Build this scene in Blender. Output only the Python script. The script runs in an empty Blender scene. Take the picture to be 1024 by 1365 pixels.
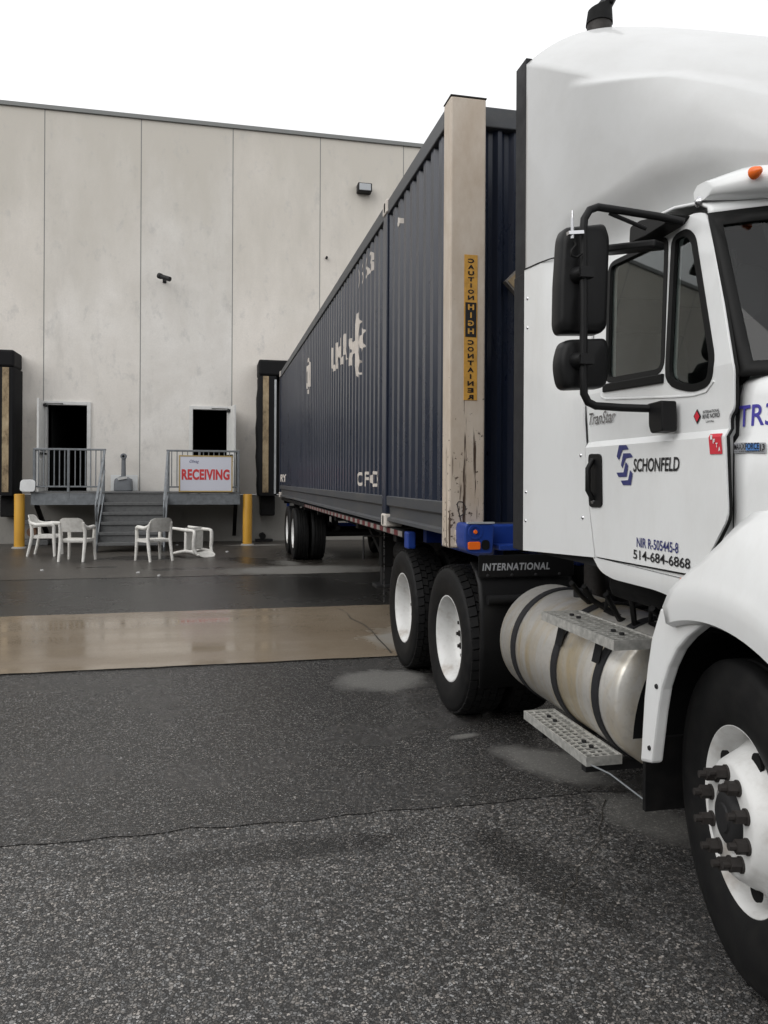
import bpy, bmesh, math, random
from mathutils import Vector, Matrix
from mathutils.geometry import delaunay_2d_cdt
random.seed(7)
R = math.radians
S = bpy.context.scene
COL = S.collection
# ------------------------------------------------------------------ camera
FPX, CX, CY, EYE = 1020.0, 512.0, 639.2, 1.62          # measured on the 1024 x 1365 photograph
YAW, ROLL = R(12.56), R(0.2965)
_F = Vector((math.sin(YAW), math.cos(YAW), 0)); _R0 = Vector((math.cos(YAW), -math.sin(YAW), 0)); _U0 = Vector((0, 0, 1))
_R = math.cos(ROLL)*_R0 + math.sin(ROLL)*_U0; _U = math.cos(ROLL)*_U0 - math.sin(ROLL)*_R0
cam = bpy.data.cameras.new('camera'); co = bpy.data.objects.new('camera', cam); COL.objects.link(co)
m = Matrix.Identity(4)
for i in range(3):
    m[i][0], m[i][1], m[i][2] = _R[i], _U[i], -_F[i]
m[2][3] = EYE
co.matrix_world = m
cam.sensor_fit = 'VERTICAL'; cam.sensor_height = 36.0; cam.lens = FPX/1365*36
cam.shift_y = -(682.5-CY)/1365; cam.clip_start = 0.05; cam.clip_end = 2000
S.camera = co
# ------------------------------------------------------------------ sky, sun, exposure (overcast)
W = bpy.data.worlds.new('World'); S.world = W; W.use_nodes = True
nt = W.node_tree; nt.nodes.clear()
sky = nt.nodes.new('ShaderNodeTexSky'); sky.sky_type = 'NISHITA'; sky.sun_disc = False
sky.sun_elevation = R(35); sky.sun_rotation = R(239); sky.air_density = 1.0; sky.dust_density = 4.0
hs = nt.nodes.new('ShaderNodeHueSaturation'); hs.inputs['Saturation'].default_value = 0.06
mx = nt.nodes.new('ShaderNodeMix'); mx.data_type = 'RGBA'; mx.inputs[0].default_value = 0.92
mx.inputs[7].default_value = (7.0, 7.05, 7.12, 1)         # the even cloud layer
bg = nt.nodes.new('ShaderNodeBackground'); bg.inputs[1].default_value = 0.12
wo = nt.nodes.new('ShaderNodeOutputWorld')
nt.links.new(sky.outputs[0], hs.inputs['Color']); nt.links.new(hs.outputs[0], mx.inputs[6])
tc = nt.nodes.new('ShaderNodeTexCoord'); cn_ = nt.nodes.new('ShaderNodeTexNoise'); cn_.inputs['Scale'].default_value = 2.2; cn_.inputs['Detail'].default_value = 6
cr = nt.nodes.new('ShaderNodeMapRange'); cr.inputs[1].default_value = .3; cr.inputs[2].default_value = .7; cr.inputs[3].default_value = .78; cr.inputs[4].default_value = 1.10
vm = nt.nodes.new('ShaderNodeVectorMath'); vm.operation = 'SCALE'
nt.links.new(tc.outputs['Generated'], cn_.inputs['Vector']); nt.links.new(cn_.outputs['Fac'], cr.inputs[0]); nt.links.new(cr.outputs[0], vm.inputs['Scale'])
nt.links.new(mx.outputs[2], vm.inputs[0]); nt.links.new(vm.outputs[0], bg.inputs[0]); nt.links.new(bg.outputs[0], wo.inputs[0])
sl = bpy.data.lights.new('sun', 'SUN'); sl.energy = 1.0; sl.angle = R(60); sl.color = (1, .98, .95)
so = bpy.data.objects.new('sun', sl); COL.objects.link(so)
so.rotation_euler = Vector((0.80, 0.42, -0.63)).to_track_quat('-Z', 'Y').to_euler()
S.render.engine = 'CYCLES'; S.cycles.max_bounces = 8; S.cycles.diffuse_bounces = 3; S.cycles.glossy_bounces = 3; S.cycles.transmission_bounces = 8
S.view_settings.view_transform = 'Standard'; S.view_settings.look = 'None'
S.view_settings.exposure = 0.55; S.view_settings.gamma = 1.0

# ------------------------------------------------------------------ measuring helpers: a pixel of the photograph on a known plane
def ray(px, py): return _F + _R*((px-CX)/FPX) - _U*((py-CY)/FPX)
_C = Vector((0, 0, EYE))
def onX(px, py, X): r = ray(px, py); return _C + r*(X/r.x)
def onY(px, py, Y): r = ray(px, py); return _C + r*(Y/r.y)
def onZ(px, py, Z=0): r = ray(px, py); return _C + r*((Z-EYE)/r.z)

# ------------------------------------------------------------------ materials
class NT:
    def __init__(s, name):
        s.m = bpy.data.materials.new(name); s.m.use_nodes = True
        s.t = s.m.node_tree; s.b = s.t.nodes['Principled BSDF']
        s.tc = s.n('ShaderNodeTexCoord')
    def n(s, k, **kw):
        q = s.t.nodes.new(k)
        for a, v in kw.items(): setattr(q, a, v)
        return q
    def l(s, a, b): s.t.links.new(a, b)
    def set(s, **kw):
        for k, v in kw.items(): s.b.inputs[k.replace('_', ' ')].default_value = v
    def noise(s, scale, detail=4, rough=.55, vec=None, stretch=None, dist=0):
        q = s.n('ShaderNodeTexNoise'); q.inputs['Scale'].default_value = scale; q.inputs['Detail'].default_value = detail
        q.inputs['Roughness'].default_value = rough; q.inputs['Distortion'].default_value = dist
        v = vec or s.tc.outputs['Object']
        if stretch:
            mp = s.n('ShaderNodeMapping'); mp.inputs['Scale'].default_value = stretch; s.l(v, mp.inputs[0]); v = mp.outputs[0]
        s.l(v, q.inputs['Vector']); return q.outputs['Fac']
    def ramp(s, fac, stops):
        q = s.n('ShaderNodeValToRGB'); e = q.color_ramp.elements
        while len(e) < len(stops): e.new(.5)
        for i, (p, c) in enumerate(stops):
            e[i].position = p; e[i].color = (c, c, c, 1) if isinstance(c, (int, float)) else (*c, 1)
        s.l(fac, q.inputs[0]); return q.outputs[0]
    def mix(s, fac, a, b, blend='MIX'):
        q = s.n('ShaderNodeMix'); q.data_type = 'RGBA'; q.blend_type = blend
        for v, i in ((fac, 0), (a, 6), (b, 7)):
            if isinstance(v, (int, float)): q.inputs[i].default_value = v if i == 0 else (v, v, v, 1)
            elif isinstance(v, tuple): q.inputs[i].default_value = (*v, 1)
            else: s.l(v, q.inputs[i])
        return q.outputs[2]
    def math(s, op, a, b=0.0):
        q = s.n('ShaderNodeMath'); q.operation = op
        for v, i in ((a, 0), (b, 1)):
            if isinstance(v, (int, float)): q.inputs[i].default_value = v
            else: s.l(v, q.inputs[i])
        return q.outputs[0]
    def bump(s, h, strength=.3, dist=.01):
        q = s.n('ShaderNodeBump'); q.inputs['Strength'].default_value = strength; q.inputs['Distance'].default_value = dist
        s.l(h, q.inputs['Height']); s.l(q.outputs[0], s.b.inputs['Normal'])
    def col(s, o): s.l(o, s.b.inputs['Base Color'])
    def rgh(s, o): s.l(o, s.b.inputs['Roughness'])
M = {}
def simple(name, c, rough=.5, metal=0, dirt=.0, dscale=6, coat=0, bump=0, bscale=60):
    q = NT(name); q.set(Base_Color=(*c, 1), Roughness=rough, Metallic=metal)
    if coat: q.set(Coat_Weight=coat, Coat_Roughness=.06)
    if dirt:
        f = q.noise(dscale, 6, .65)
        q.col(q.mix(q.ramp(f, [(.42, 0), (.75, dirt)]), c, tuple(x*.35+.01 for x in c)))
        q.rgh(q.ramp(f, [(.3, rough*.85), (.8, min(1, rough*1.4))]))
    if bump: q.bump(q.noise(bscale, 3), bump, .004)
    M[name] = q.m; return q
def matte(*names):
    for n_ in names: M[n_].node_tree.nodes['Principled BSDF'].inputs['Specular IOR Level'].default_value = .22
# vehicle
q = simple('white_paint', (.70, .71, .71), .34, coat=.45)
f = q.noise(3.0, 8, .75, stretch=(1, 1, .4)); q.col(q.mix(q.ramp(f, [(.48, 0), (.80, .30)]), (.79, .80, .80), (.54, .52, .49)))
q = simple('white_paint_dimmed', (.56, .565, .565), .40, coat=.25)  # the cab's white with shade painted in, so the fairing stands off the sky
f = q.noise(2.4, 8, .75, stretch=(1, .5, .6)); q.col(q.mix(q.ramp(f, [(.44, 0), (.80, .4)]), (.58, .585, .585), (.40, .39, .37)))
q = simple('white_wheel', (.72, .72, .71), .4)
f = q.noise(9, 7, .7); g = q.noise(2.5, 4, .6)
c1 = q.mix(q.ramp(f, [(.45, 0), (.75, .6)]), (.70, .70, .69), (.40, .38, .35)); q.col(q.mix(q.ramp(g, [(.60, 0), (.74, .8)]), c1, (.22, .15, .09)))
simple('black_plastic', (.008, .008, .0085), .45, bump=.1, bscale=220)
simple('gasket', (.006, .006, .006), .6)
simple('grey_seal', (.022, .022, .024), .62, dirt=.3)
simple('dark_metal', (.02, .02, .021), .55, dirt=.4)
simple('rusty_nut', (.022, .018, .016), .6, dirt=.6, dscale=40)
simple('frame_black', (.006, .006, .0065), .65, dirt=.4)
simple('chrome', (.6, .6, .62), .18, 1)
simple('interior', (.03, .031, .033), .7); simple('headliner', (.13, .135, .135), .9)
simple('seat_cloth', (.05, .052, .055), .85)
simple('orange_lens', (.85, .16, .02), .25)
simple('decal_navy', (.035, .04, .16), .4)
simple('decal_blue', (.07, .06, .36), .4)
simple('decal_black', (.012, .012, .014), .4)
simple('decal_red', (.62, .03, .05), .45)
simple('decal_sky', (.10, .24, .55), .4)
simple('decal_grey', (.35, .36, .38), .4)
simple('decal_white', (.8, .8, .8), .5)
simple('sticker_paper', (.62, .62, .64), .5)
simple('cream_letter', (.62, .57, .52), .6, dirt=.3, dscale=9)
q = simple('rubber', (.017, .017, .018), .62)
f = q.noise(14, 5); q.col(q.mix(q.ramp(f, [(.4, 0), (.8, 1)]), (.0065, .0065, .007), (.014, .0135, .013))); q.bump(q.noise(90, 3), .12, .003)
# polished fuel tank with stains
q = NT('tank_alu'); q.set(Metallic=.62, Roughness=.36)
f = q.noise(1.4, 6, .7, stretch=(1.2, 2.6, .35), dist=.6); g = q.noise(22, 4, .6)
c1 = q.mix(q.ramp(f, [(.46, 0), (.62, 1)]), (.72, .70, .66), (.62, .52, .35))
q.col(q.mix(q.ramp(g, [(.5, 0), (.8, .5)]), c1, (.36, .34, .31))); q.rgh(q.ramp(g, [(.3, .3), (.8, .5)])); M['tank_alu'] = q.m
q = NT('step_alu'); q.set(Metallic=.45, Roughness=.5); f = q.noise(30, 5); q.col(q.ramp(f, [(.3, (.34, .34, .32)), (.7, (.62, .61, .58))])); M['step_alu'] = q.m
q = NT('glass'); q.set(Base_Color=(.50, .57, .55, 1), Roughness=.015, Transmission_Weight=1.0, IOR=1.45)
M['glass'] = q.m
q = NT('mirror_face'); q.set(Base_Color=(.85, .85, .85, 1), Metallic=1, Roughness=.02); M['mirror_face'] = q.m
# container
q = NT('navy_paint'); q.set(Specular_IOR_Level=.6)
f = q.noise(1.6, 7, .7, stretch=(1, 1, .35)); g = q.noise(35, 4, .6)
c1 = q.mix(q.ramp(f, [(.35, 0), (.75, 1)]), (.010, .0155, .033), (.015, .021, .040))
q.col(q.mix(q.ramp(g, [(.60, 0), (.82, .4)]), c1, (.045, .044, .046))); q.rgh(q.ramp(f, [(.3, .24), (.8, .38)])); q.bump(q.noise(5, 3), .06, .01); M['navy_paint'] = q.m
q = NT('navy_rail'); q.set(Roughness=.5)
f = q.noise(3, 7, .7, stretch=(1, .5, 2)); q.col(q.ramp(f, [(.3, (.045, .05, .062)), (.55, (.06, .063, .068)), (.8, (.10, .095, .088))])); q.bump(f, .15, .01); M['navy_rail'] = q.m
q = NT('post_paint'); q.set(Roughness=.55)
f = q.noise(4.5, 8, .72, stretch=(1, 1, .45)); g = q.noise(28, 6, .7); v = q.noise(1.1, 3)
sep = q.n('ShaderNodeSeparateXYZ'); q.l(q.tc.outputs['Object'], sep.inputs[0])
low = q.math('MULTIPLY', q.math('SUBTRACT', 2.6, sep.outputs[2]), .085)      # scuffs gather on the lower half
wear = q.math('ADD', g, low)
c1 = q.mix(q.ramp(f, [(.35, 0), (.75, 1)]), (.60, .525, .445), (.44, .345, .255))
sc2 = q.math('ADD', q.noise(26, 5, .6, stretch=(1, 1, .05)), low)
wear = q.math('MAXIMUM', q.math('ADD', g, q.math('MULTIPLY', low, 1.0)), q.math('SUBTRACT', sc2, -.005))
c2 = q.mix(q.ramp(wear, [(.685, 0), (.725, 1)]), c1, (.06, .035, .022))
q.col(c2); q.bump(q.ramp(wear, [(.68, 1), (.75, 0)]), .4, .004); M['post_paint'] = q.m
simple('sticker_yellow', (.62, .33, .06), .5, dirt=.5, dscale=18)
simple('blue_paint', (.012, .045, .26), .38, dirt=.35, dscale=10)
simple('tape_red', (.12, .015, .018), .5, dirt=.8, dscale=12); simple('tape_white', (.26, .24, .22), .5, dirt=.8, dscale=12)
# yard
q = NT('galvanised'); q.set(Metallic=.35, Roughness=.5)
f = q.noise(9, 6, .65); q.col(q.ramp(f, [(.3, (.15, .16, .17)), (.6, (.22, .235, .25)), (.85, (.31, .32, .33))])); M['galvanised'] = q.m
simple('stair_steel', (.13, .132, .133), .5, dirt=.5, dscale=14)
q = NT('yellow_paint'); q.set(Roughness=.5)
f = q.noise(16, 6, .7, stretch=(1, 1, .4)); g = q.noise(3, 5)
c1 = q.mix(q.ramp(g, [(.35, 0), (.75, .7)]), (.62, .33, .035), (.50, .25, .03))
q.col(q.mix(q.ramp(f, [(.69, 0), (.71, 1)]), c1, (.03, .025, .02))); M['yellow_paint'] = q.m
q = simple('chair_plastic', (.58, .56, .52), .5)
f = q.noise(12, 6, .65); q.col(q.mix(q.ramp(f, [(.4, 0), (.75, .75)]), (.76, .745, .71), (.52, .50, .455)))
simple('door_white', (.66, .66, .645), .5, dirt=.25)
simple('void_black', (.006, .006, .006), .9)
q = simple('foam_black', (.007, .007, .008), .75, bump=.3, bscale=14)
q = NT('tan_pad'); q.set(Roughness=.8); f = q.noise(2.2, 7, .75, stretch=(2, 2, 1.2))
q.col(q.ramp(f, [(.3, (.09, .06, .035)), (.5, (.33, .25, .15)), (.75, (.50, .40, .26))])); M['tan_pad'] = q.m
simple('pale_strip', (.45, .47, .48), .5, dirt=.6, dscale=4)
simple('ash_grey', (.16, .17, .185), .6, dirt=.2)
simple('board_white', (.78, .79, .79), .6, dirt=.2)
simple('sign_white', (.66, .67, .75), .45); simple('sign_gold', (.46, .33, .13), .5, dirt=.3); simple('sign_red', (.62, .045, .05), .45)
simple('lamp_glass', (.42, .44, .46), .2); simple('brick_brown', (.16, .085, .05), .85, dirt=.4)
simple('litter', (.55, .55, .54), .7)
# precast concrete: per panel tint, blotches, run-down streaks
def concrete(name, base, low=False):
    q = NT(name); q.set(Roughness=.86)
    oi = q.n('ShaderNodeObjectInfo')
    f = q.noise(.6, 9, .66, dist=.4); st = q.noise(1.5, 7, .7, stretch=(1, 1, .3)); g = q.noise(26, 4, .6)
    c1 = q.mix(q.ramp(f, [(.36, 0), (.66, 1)]), base, tuple(x*k for x, k in zip(base, (.80, .785, .765))))
    warm = q.mix(q.math('MULTIPLY', oi.outputs['Random'], .55), c1, tuple(x*k for x, k in zip(base, (1.03, .955, .875))))
    c2 = q.mix(q.ramp(st, [(.56, 0), (.76, .5)]), warm, tuple(x*k for x, k in zip(base, (.60, .585, .56))))
    sp = q.n('ShaderNodeSeparateXYZ'); q.l(q.tc.outputs['Object'], sp.inputs[0])
    upper_tone = q.math('ADD', q.math('MULTIPLY', sp.outputs[2], .1), q.math('MULTIPLY', q.math('SUBTRACT', q.noise(.7, 6, .6, stretch=(1.6, 1, .5)), .5), .9))
    c2 = q.mix(q.ramp(upper_tone, [(.50, 0), (1.0, .9)]), c2, tuple(x*k for x, k in zip(base, (.72, .69, .635))))      # darker and warmer towards the parapet, with a ragged edge
    sm = q.noise(3.4, 7, .7, stretch=(1, 1, .6)); c2 = q.mix(q.ramp(sm, [(.56, 0), (.72, .5)]), c2, tuple(x*.56 for x in base))
    q.col(q.mix(q.ramp(g, [(.35, 0), (.8, .22)]), c2, tuple(x*.62 for x in base)))
    q.bump(g, .1, .004); M[name] = q.m
concrete('panel_concrete', (.78, .765, .74)); concrete('base_concrete', (.30, .30, .29))
simple('cap_metal', (.20, .205, .20), .5)
# ground coverings
def ellipses(q, lst):
    """union of ragged patches lying on the ground (where the surface has dried or holds water)"""
    nz = q.noise(4.0, 7, .65); out = None
    for (cx, cy, rx, ry, rot) in lst:
        mp = q.n('ShaderNodeMapping'); mp.vector_type = 'TEXTURE'
        mp.inputs['Location'].default_value = (cx, cy, 0); mp.inputs['Rotation'].default_value = (0, 0, rot); mp.inputs['Scale'].default_value = (rx, ry, 1)
        q.l(q.tc.outputs['Object'], mp.inputs[0])
        sp = q.n('ShaderNodeSeparateXYZ'); q.l(mp.outputs[0], sp.inputs[0])
        d = q.math('SQRT', q.math('ADD', q.math('MULTIPLY', sp.outputs[0], sp.outputs[0]), q.math('MULTIPLY', sp.outputs[1], sp.outputs[1])))
        d = q.math('ADD', d, q.math('MULTIPLY', q.math('SUBTRACT', nz, .5), 1.1))
        k = q.ramp(d, [(.62, 1), (1.0, 0)])
        out = k if out is None else q.math('MAXIMUM', out, k)
    return out
def asphalt(name, scale, stops, rough, bumps, dry=(), wet=(), binder=.013, gap=(.20, .46)):
    q = NT(name)
    big = q.noise(.5, 6, .6); fine = q.noise(180, 3)
    wob = q.n('ShaderNodeVectorMath'); wob.operation = 'ADD'
    nv = q.n('ShaderNodeTexNoise'); nv.inputs['Scale'].default_value = scale*1.3; nv.inputs['Detail'].default_value = 3; q.l(q.tc.outputs['Object'], nv.inputs['Vector'])
    sc = q.n('ShaderNodeVectorMath'); sc.operation = 'SCALE'; sc.inputs['Scale'].default_value = 1.5/scale
    q.l(nv.outputs['Color'], sc.inputs[0]); q.l(q.tc.outputs['Object'], wob.inputs[0]); q.l(sc.outputs[0], wob.inputs[1])
    v = q.n('ShaderNodeTexVoronoi'); v.inputs['Scale'].default_value = scale; q.l(wob.outputs[0], v.inputs['Vector'])
    v2 = q.n('ShaderNodeTexVoronoi'); v2.feature = 'DISTANCE_TO_EDGE'; v2.inputs['Scale'].default_value = scale; q.l(wob.outputs[0], v2.inputs['Vector'])
    sp = q.n('ShaderNodeSeparateColor'); q.l(v.outputs['Color'], sp.inputs[0])
    stone = q.ramp(sp.outputs[0], stops)
    tint = q.mix(q.math('MULTIPLY', sp.outputs[1], .35), stone, q.mix(1.0, stone, (1.3, 1.0, .72), 'MULTIPLY'))
    edge = q.ramp(v2.outputs['Distance'], [(gap[0]*.2, 0), (gap[1]*.35, 1)])
    tint = q.mix(q.ramp(q.noise(scale*3.2, 3, .6), [(.35, .65), (.65, 0)]), tint, q.mix(1.0, tint, .45, 'MULTIPLY'))
    c = q.mix(edge, binder, tint)
    c = q.mix(q.ramp(big, [(.3, 0), (.75, .55)]), c, q.mix(1.0, c, .55, 'MULTIPLY'))
    rg = q.ramp(big, [(.3, rough), (.75, rough*.72)])
    if dry:
        k = ellipses(q, dry); c = q.mix(k, c, q.mix(.55, c, (.22, .215, .20))); rg = q.mix(k, rg, .9)
    if wet:
        k = ellipses(q, wet); c = q.mix(k, c, q.mix(1.0, c, .5, 'MULTIPLY')); rg = q.mix(k, rg, .24)
    q.col(c); q.rgh(rg)
    h = q.math('ADD', q.math('MULTIPLY', edge, .7), q.math('MULTIPLY', fine, .3))
    q.bump(h, bumps, .006); M[name] = q.m
asphalt('asphalt_coarse', 88, [(0, .04), (.25, .09), (.55, .18), (.85, .30), (1, .50)], .40, .62,
        dry=[(2.05, 3.3, .22, .35, .3)], wet=[(2.0, 2.3, .5, 1.1, .1), (1.35, 2.9, .16, .6, .35), (.2, 3.35, .8, .12, .05)])
asphalt('asphalt_fine', 95, [(0, .042), (.40, .088), (.75, .15), (.93, .24), (1, .38)], .30, .55,
        dry=[(1.32, 6.02, .42, .36, .2), (1.9, 4.05, .22, .42, .5), (1.55, 4.6, .12, .05, .2)])
asphalt('asphalt_dark', 95, [(0, .032), (.5, .056), (.85, .09), (1, .15)], .32, .25, wet=[(1.3, 11.4, 1.0, 1.5, .2)])
asphalt('asphalt_apron', 60, [(0, (.075, .068, .061)), (.5, (.12, .11, .099)), (.85, (.17, .16, .145)), (1, (.24, .225, .205))], .44, .16,
        dry=[(1.35, 14.75, .33, .5, .2), (1.6, 13.6, 1.6, .8, 0), (1.0, 18.9, .8, .3, 0)],
        wet=[(-2.0, 14.6, .5, .12, 0), (.8, 15.2, .5, 1.2, .5), (-.5, 14.1, .9, .25, .1), (-1.3, 16.2, 1.1, .6, 0), (1.9, 16.2, .8, 2.2, 0)])
q = NT('wet_concrete')
f = q.noise(.7, 7, .62); st = q.noise(1.0, 6, .6, stretch=(.25, 2.2, 1)); g = q.noise(60, 4, .6)
c = q.mix(q.ramp(f, [(.3, 0), (.7, 1)]), (.33, .275, .21), (.215, .17, .122))
c = q.mix(q.ramp(st, [(.4, 0), (.75, .6)]), c, (.17, .13, .09)); c = q.mix(q.ramp(g, [(.5, 0), (.85, .5)]), c, (.09, .075, .06))
k = ellipses(q, [(2.2, 7.5, .75, .8, .2)]); c = q.mix(k, c, (.25, .235, .21))
q.col(c); q.rgh(q.mix(k, q.ramp(st, [(.35, .04), (.65, .26)]), .7)); q.bump(q.math('ADD', q.math('MULTIPLY', g, .4), q.noise(9, 4)), .05, .006); M['wet_concrete'] = q.m
simple('blocker_green', (.035, .05, .025), .9, dirt=.6, dscale=1.5); simple('crack_dark', (.03, .026, .02), .9); simple('tar', (.012, .012, .012), .45)

matte('rubber', 'black_plastic', 'gasket', 'grey_seal', 'frame_black', 'foam_black', 'dark_metal', 'interior', 'void_black')
# ------------------------------------------------------------------ mesh helpers
class MB:
    def __init__(s): s.v = []; s.f = []
    def add(s, vs, fs):
        o = len(s.v); s.v += [tuple(p) for p in vs]; s.f += [tuple(i+o for i in f) for f in fs]; return s
    def box(s, x0, x1, y0, y1, z0, z1):
        return s.add([(x, y, z) for x in (x0, x1) for y in (y0, y1) for z in (z0, z1)],
                     [(0, 1, 3, 2), (4, 6, 7, 5), (0, 4, 5, 1), (2, 3, 7, 6), (0, 2, 6, 4), (1, 5, 7, 3)])
    def tube(s, pts, r, n=10, cap=True):
        pts = [Vector(p) for p in pts]; rs = r if isinstance(r, (list, tuple)) else [r]*len(pts)
        up = None; rings = []
        for i, p in enumerate(pts):
            t = (pts[min(i+1, len(pts)-1)]-pts[max(i-1, 0)]).normalized()
            if up is None: up = Vector((0, 0, 1)) if abs(t.z) < .9 else Vector((1, 0, 0))
            a = t.cross(up).normalized(); up = a.cross(t).normalized()
            rings.append([p+(a*math.cos(k*2*math.pi/n)+up*math.sin(k*2*math.pi/n))*rs[i] for k in range(n)])
        vs = [q for ring in rings for q in ring]; fs = []
        for i in range(len(pts)-1):
            for k in range(n): fs.append((i*n+k, i*n+(k+1) % n, (i+1)*n+(k+1) % n, (i+1)*n+k))
        if cap: fs.append(tuple(range(n))[::-1]); fs.append(tuple(range((len(pts)-1)*n, len(pts)*n)))
        return s.add(vs, fs)
    def bar(s, a, b, w, h, up=(0, 0, 1)):
        a, b = Vector(a), Vector(b); t = (b-a).normalized(); u = Vector(up)
        if abs(t.dot(u)) > .98: u = Vector((1, 0, 0))
        x = t.cross(u).normalized(); y = x.cross(t).normalized()
        vs = [p+x*(i*w/2)+y*(j*h/2) for p in (a, b) for (i, j) in ((-1, -1), (1, -1), (1, 1), (-1, 1))]
        return s.add(vs, [(3, 2, 1, 0), (4, 5, 6, 7)]+[(k, (k+1) % 4, 4+(k+1) % 4, 4+k) for k in range(4)])
    def lathe(s, prof, n=48, axis='X', c=(0, 0, 0), closed=False):
        """prof: (axial, radius)"""
        vs = []
        for (a, r) in prof:
            for k in range(n):
                t = 2*math.pi*k/n; p, q_ = r*math.cos(t), r*math.sin(t)
                w = {'X': (a, p, q_), 'Y': (p, a, q_), 'Z': (p, q_, a)}[axis]
                vs.append((w[0]+c[0], w[1]+c[1], w[2]+c[2]))
        fs = []; L = len(prof)
        for i in range(L if closed else L-1):
            j = (i+1) % L
            for k in range(n): fs.append((i*n+k, i*n+(k+1) % n, j*n+(k+1) % n, j*n+k))
        return s.add(vs, fs)
    def grid(s, rows):
        n = len(rows[0]); vs = [p for r_ in rows for p in r_]
        return s.add(vs, [(i*n+k, i*n+k+1, (i+1)*n+k+1, (i+1)*n+k) for i in range(len(rows)-1) for k in range(n-1)])
    def prism(s, poly, fn, d0, d1):
        """poly in 2-D, fn(u, v, depth) -> point"""
        n = len(poly)
        vs = [fn(u, v, d0) for u, v in poly]+[fn(u, v, d1) for u, v in poly]
        return s.add(vs, [tuple(range(n)), tuple(range(2*n-1, n-1, -1))]+[(k, n+k, n+(k+1) % n, (k+1) % n) for k in range(n)])
    def mesh(s, name, fix=True):
        me = bpy.data.meshes.new(name); me.from_pydata(s.v, [], s.f)
        if fix:
            b = bmesh.new(); b.from_mesh(me); bmesh.ops.recalc_face_normals(b, faces=b.faces); b.to_mesh(me); b.free()
        return me
    def build(s, name, mat, parent=None, smooth=None, bevel=0, at=None, label=None, fix=True):
        me = s.mesh(name, fix); me.materials.append(M[mat])
        return link(name, me, parent, smooth, bevel, at, label)
def link(name, me, parent=None, smooth=None, bevel=0, at=None, label=None):
    o = bpy.data.objects.new(name, me); COL.objects.link(o)
    if smooth:
        me.shade_smooth(); me.set_sharp_from_angle(angle=R(smooth))
    if bevel:
        b = o.modifiers.new('bevel', 'BEVEL'); b.width = bevel; b.segments = 2; b.limit_method = 'ANGLE'; b.angle_limit = R(40)
    if at: o.location = at
    if parent: put(o, parent)
    if label: o['label'] = label
    return o
POS = {}
def put(o, parent):
    o.parent = parent
    if parent in POS: o.matrix_parent_inverse = POS[parent].inverted()
def thing(name, label, cat, loc=(0, 0, 0), group=None, world=True):
    o = bpy.data.objects.new(name, None); COL.objects.link(o); o.location = loc; o.empty_display_size = .2
    if world: POS[o] = Matrix.Translation(loc)     # parts are written in world coordinates
    return tag(o, label, cat, group)
def tag(o, label, cat, group=None):
    o['label'] = label; o['category'] = cat
    if group: o['group'] = group
    return o
def struct(o): o['kind'] = 'structure'; return o
def rounded(poly, r, n=4):
    out = []; L = len(poly)
    for i in range(L):
        p = Vector(poly[i]); a = Vector(poly[i-1])-p; b = Vector(poly[(i+1) % L])-p
        rr = r[i] if isinstance(r, (list, tuple)) else r
        k = min(rr, a.length*.48, b.length*.48)
        if k < 1e-4: out.append(tuple(p)); continue
        A, B = p+a.normalized()*k, p+b.normalized()*k
        for j in range(n+1):
            t = j/n; out.append(tuple(A*(1-t)**2+p*2*t*(1-t)+B*t*t))
    return out
def grow(poly, d):
    """offset a closed 2-D outline outwards by d"""
    L = len(poly); area = sum(poly[i][0]*poly[(i+1) % L][1]-poly[(i+1) % L][0]*poly[i][1] for i in range(L)); sg = 1 if area > 0 else -1
    out = []
    for i in range(L):
        a, p, b = Vector(poly[i-1]), Vector(poly[i]), Vector(poly[(i+1) % L])
        n1 = (p-a); n2 = (b-p)
        if n1.length < 1e-6 or n2.length < 1e-6: out.append(tuple(p)); continue
        n1 = Vector((n1.y, -n1.x)).normalized(); n2 = Vector((n2.y, -n2.x)).normalized()
        k = (n1+n2); k = k/max(.35, 1+n1.dot(n2)); out.append(tuple(p+k*d*sg))
    return out
def inside(p, poly):
    c = False; j = len(poly)-1
    for i in range(len(poly)):
        (xi, yi), (xj, yj) = poly[i], poly[j]
        if (yi > p[1]) != (yj > p[1]) and p[0] < (xj-xi)*(p[1]-yi)/(yj-yi)+xi: c = not c
        j = i
    return c
def tri2d(outer, holes=(), cuts=(), axis=1):
    """triangulated flat region with holes, cut along the lines given; returns verts, faces in 2-D"""
    vs = []; es = []
    for poly in [outer]+list(holes):
        o = len(vs); vs += [Vector(p) for p in poly]; es += [(o+i, o+(i+1) % len(poly)) for i in range(len(poly))]
    r = delaunay_2d_cdt(vs, es, [], 0, 1e-6)
    b = bmesh.new(); bv = [b.verts.new((p[0], p[1], 0)) for p in r[0]]
    for f in r[2]:
        c = (sum(r[0][i][0] for i in f)/3, sum(r[0][i][1] for i in f)/3)
        if inside(c, outer) and not any(inside(c, h) for h in holes):
            b.faces.new([bv[i] for i in f])
    return cut2d(b, cuts, axis)
def cut2d(b, cuts, axis):
    for k in cuts:
        bmesh.ops.bisect_plane(b, geom=b.verts[:]+b.edges[:]+b.faces[:], plane_co=(k, k, 0), plane_no=(1, 0, 0) if axis == 0 else (0, 1, 0))
    for v in [v for v in b.verts if not v.link_faces]: b.verts.remove(v)
    b.verts.index_update()
    V = [(v.co.x, v.co.y) for v in b.verts]; F = [tuple(v.index for v in f.verts) for f in b.faces]; b.free()
    return V, F
def recut(V, F, cuts, axis):
    b = bmesh.new(); bv = [b.verts.new((u, v, 0)) for u, v in V]
    for f in F: b.faces.new([bv[i] for i in f])
    return cut2d(b, cuts, axis)
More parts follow.
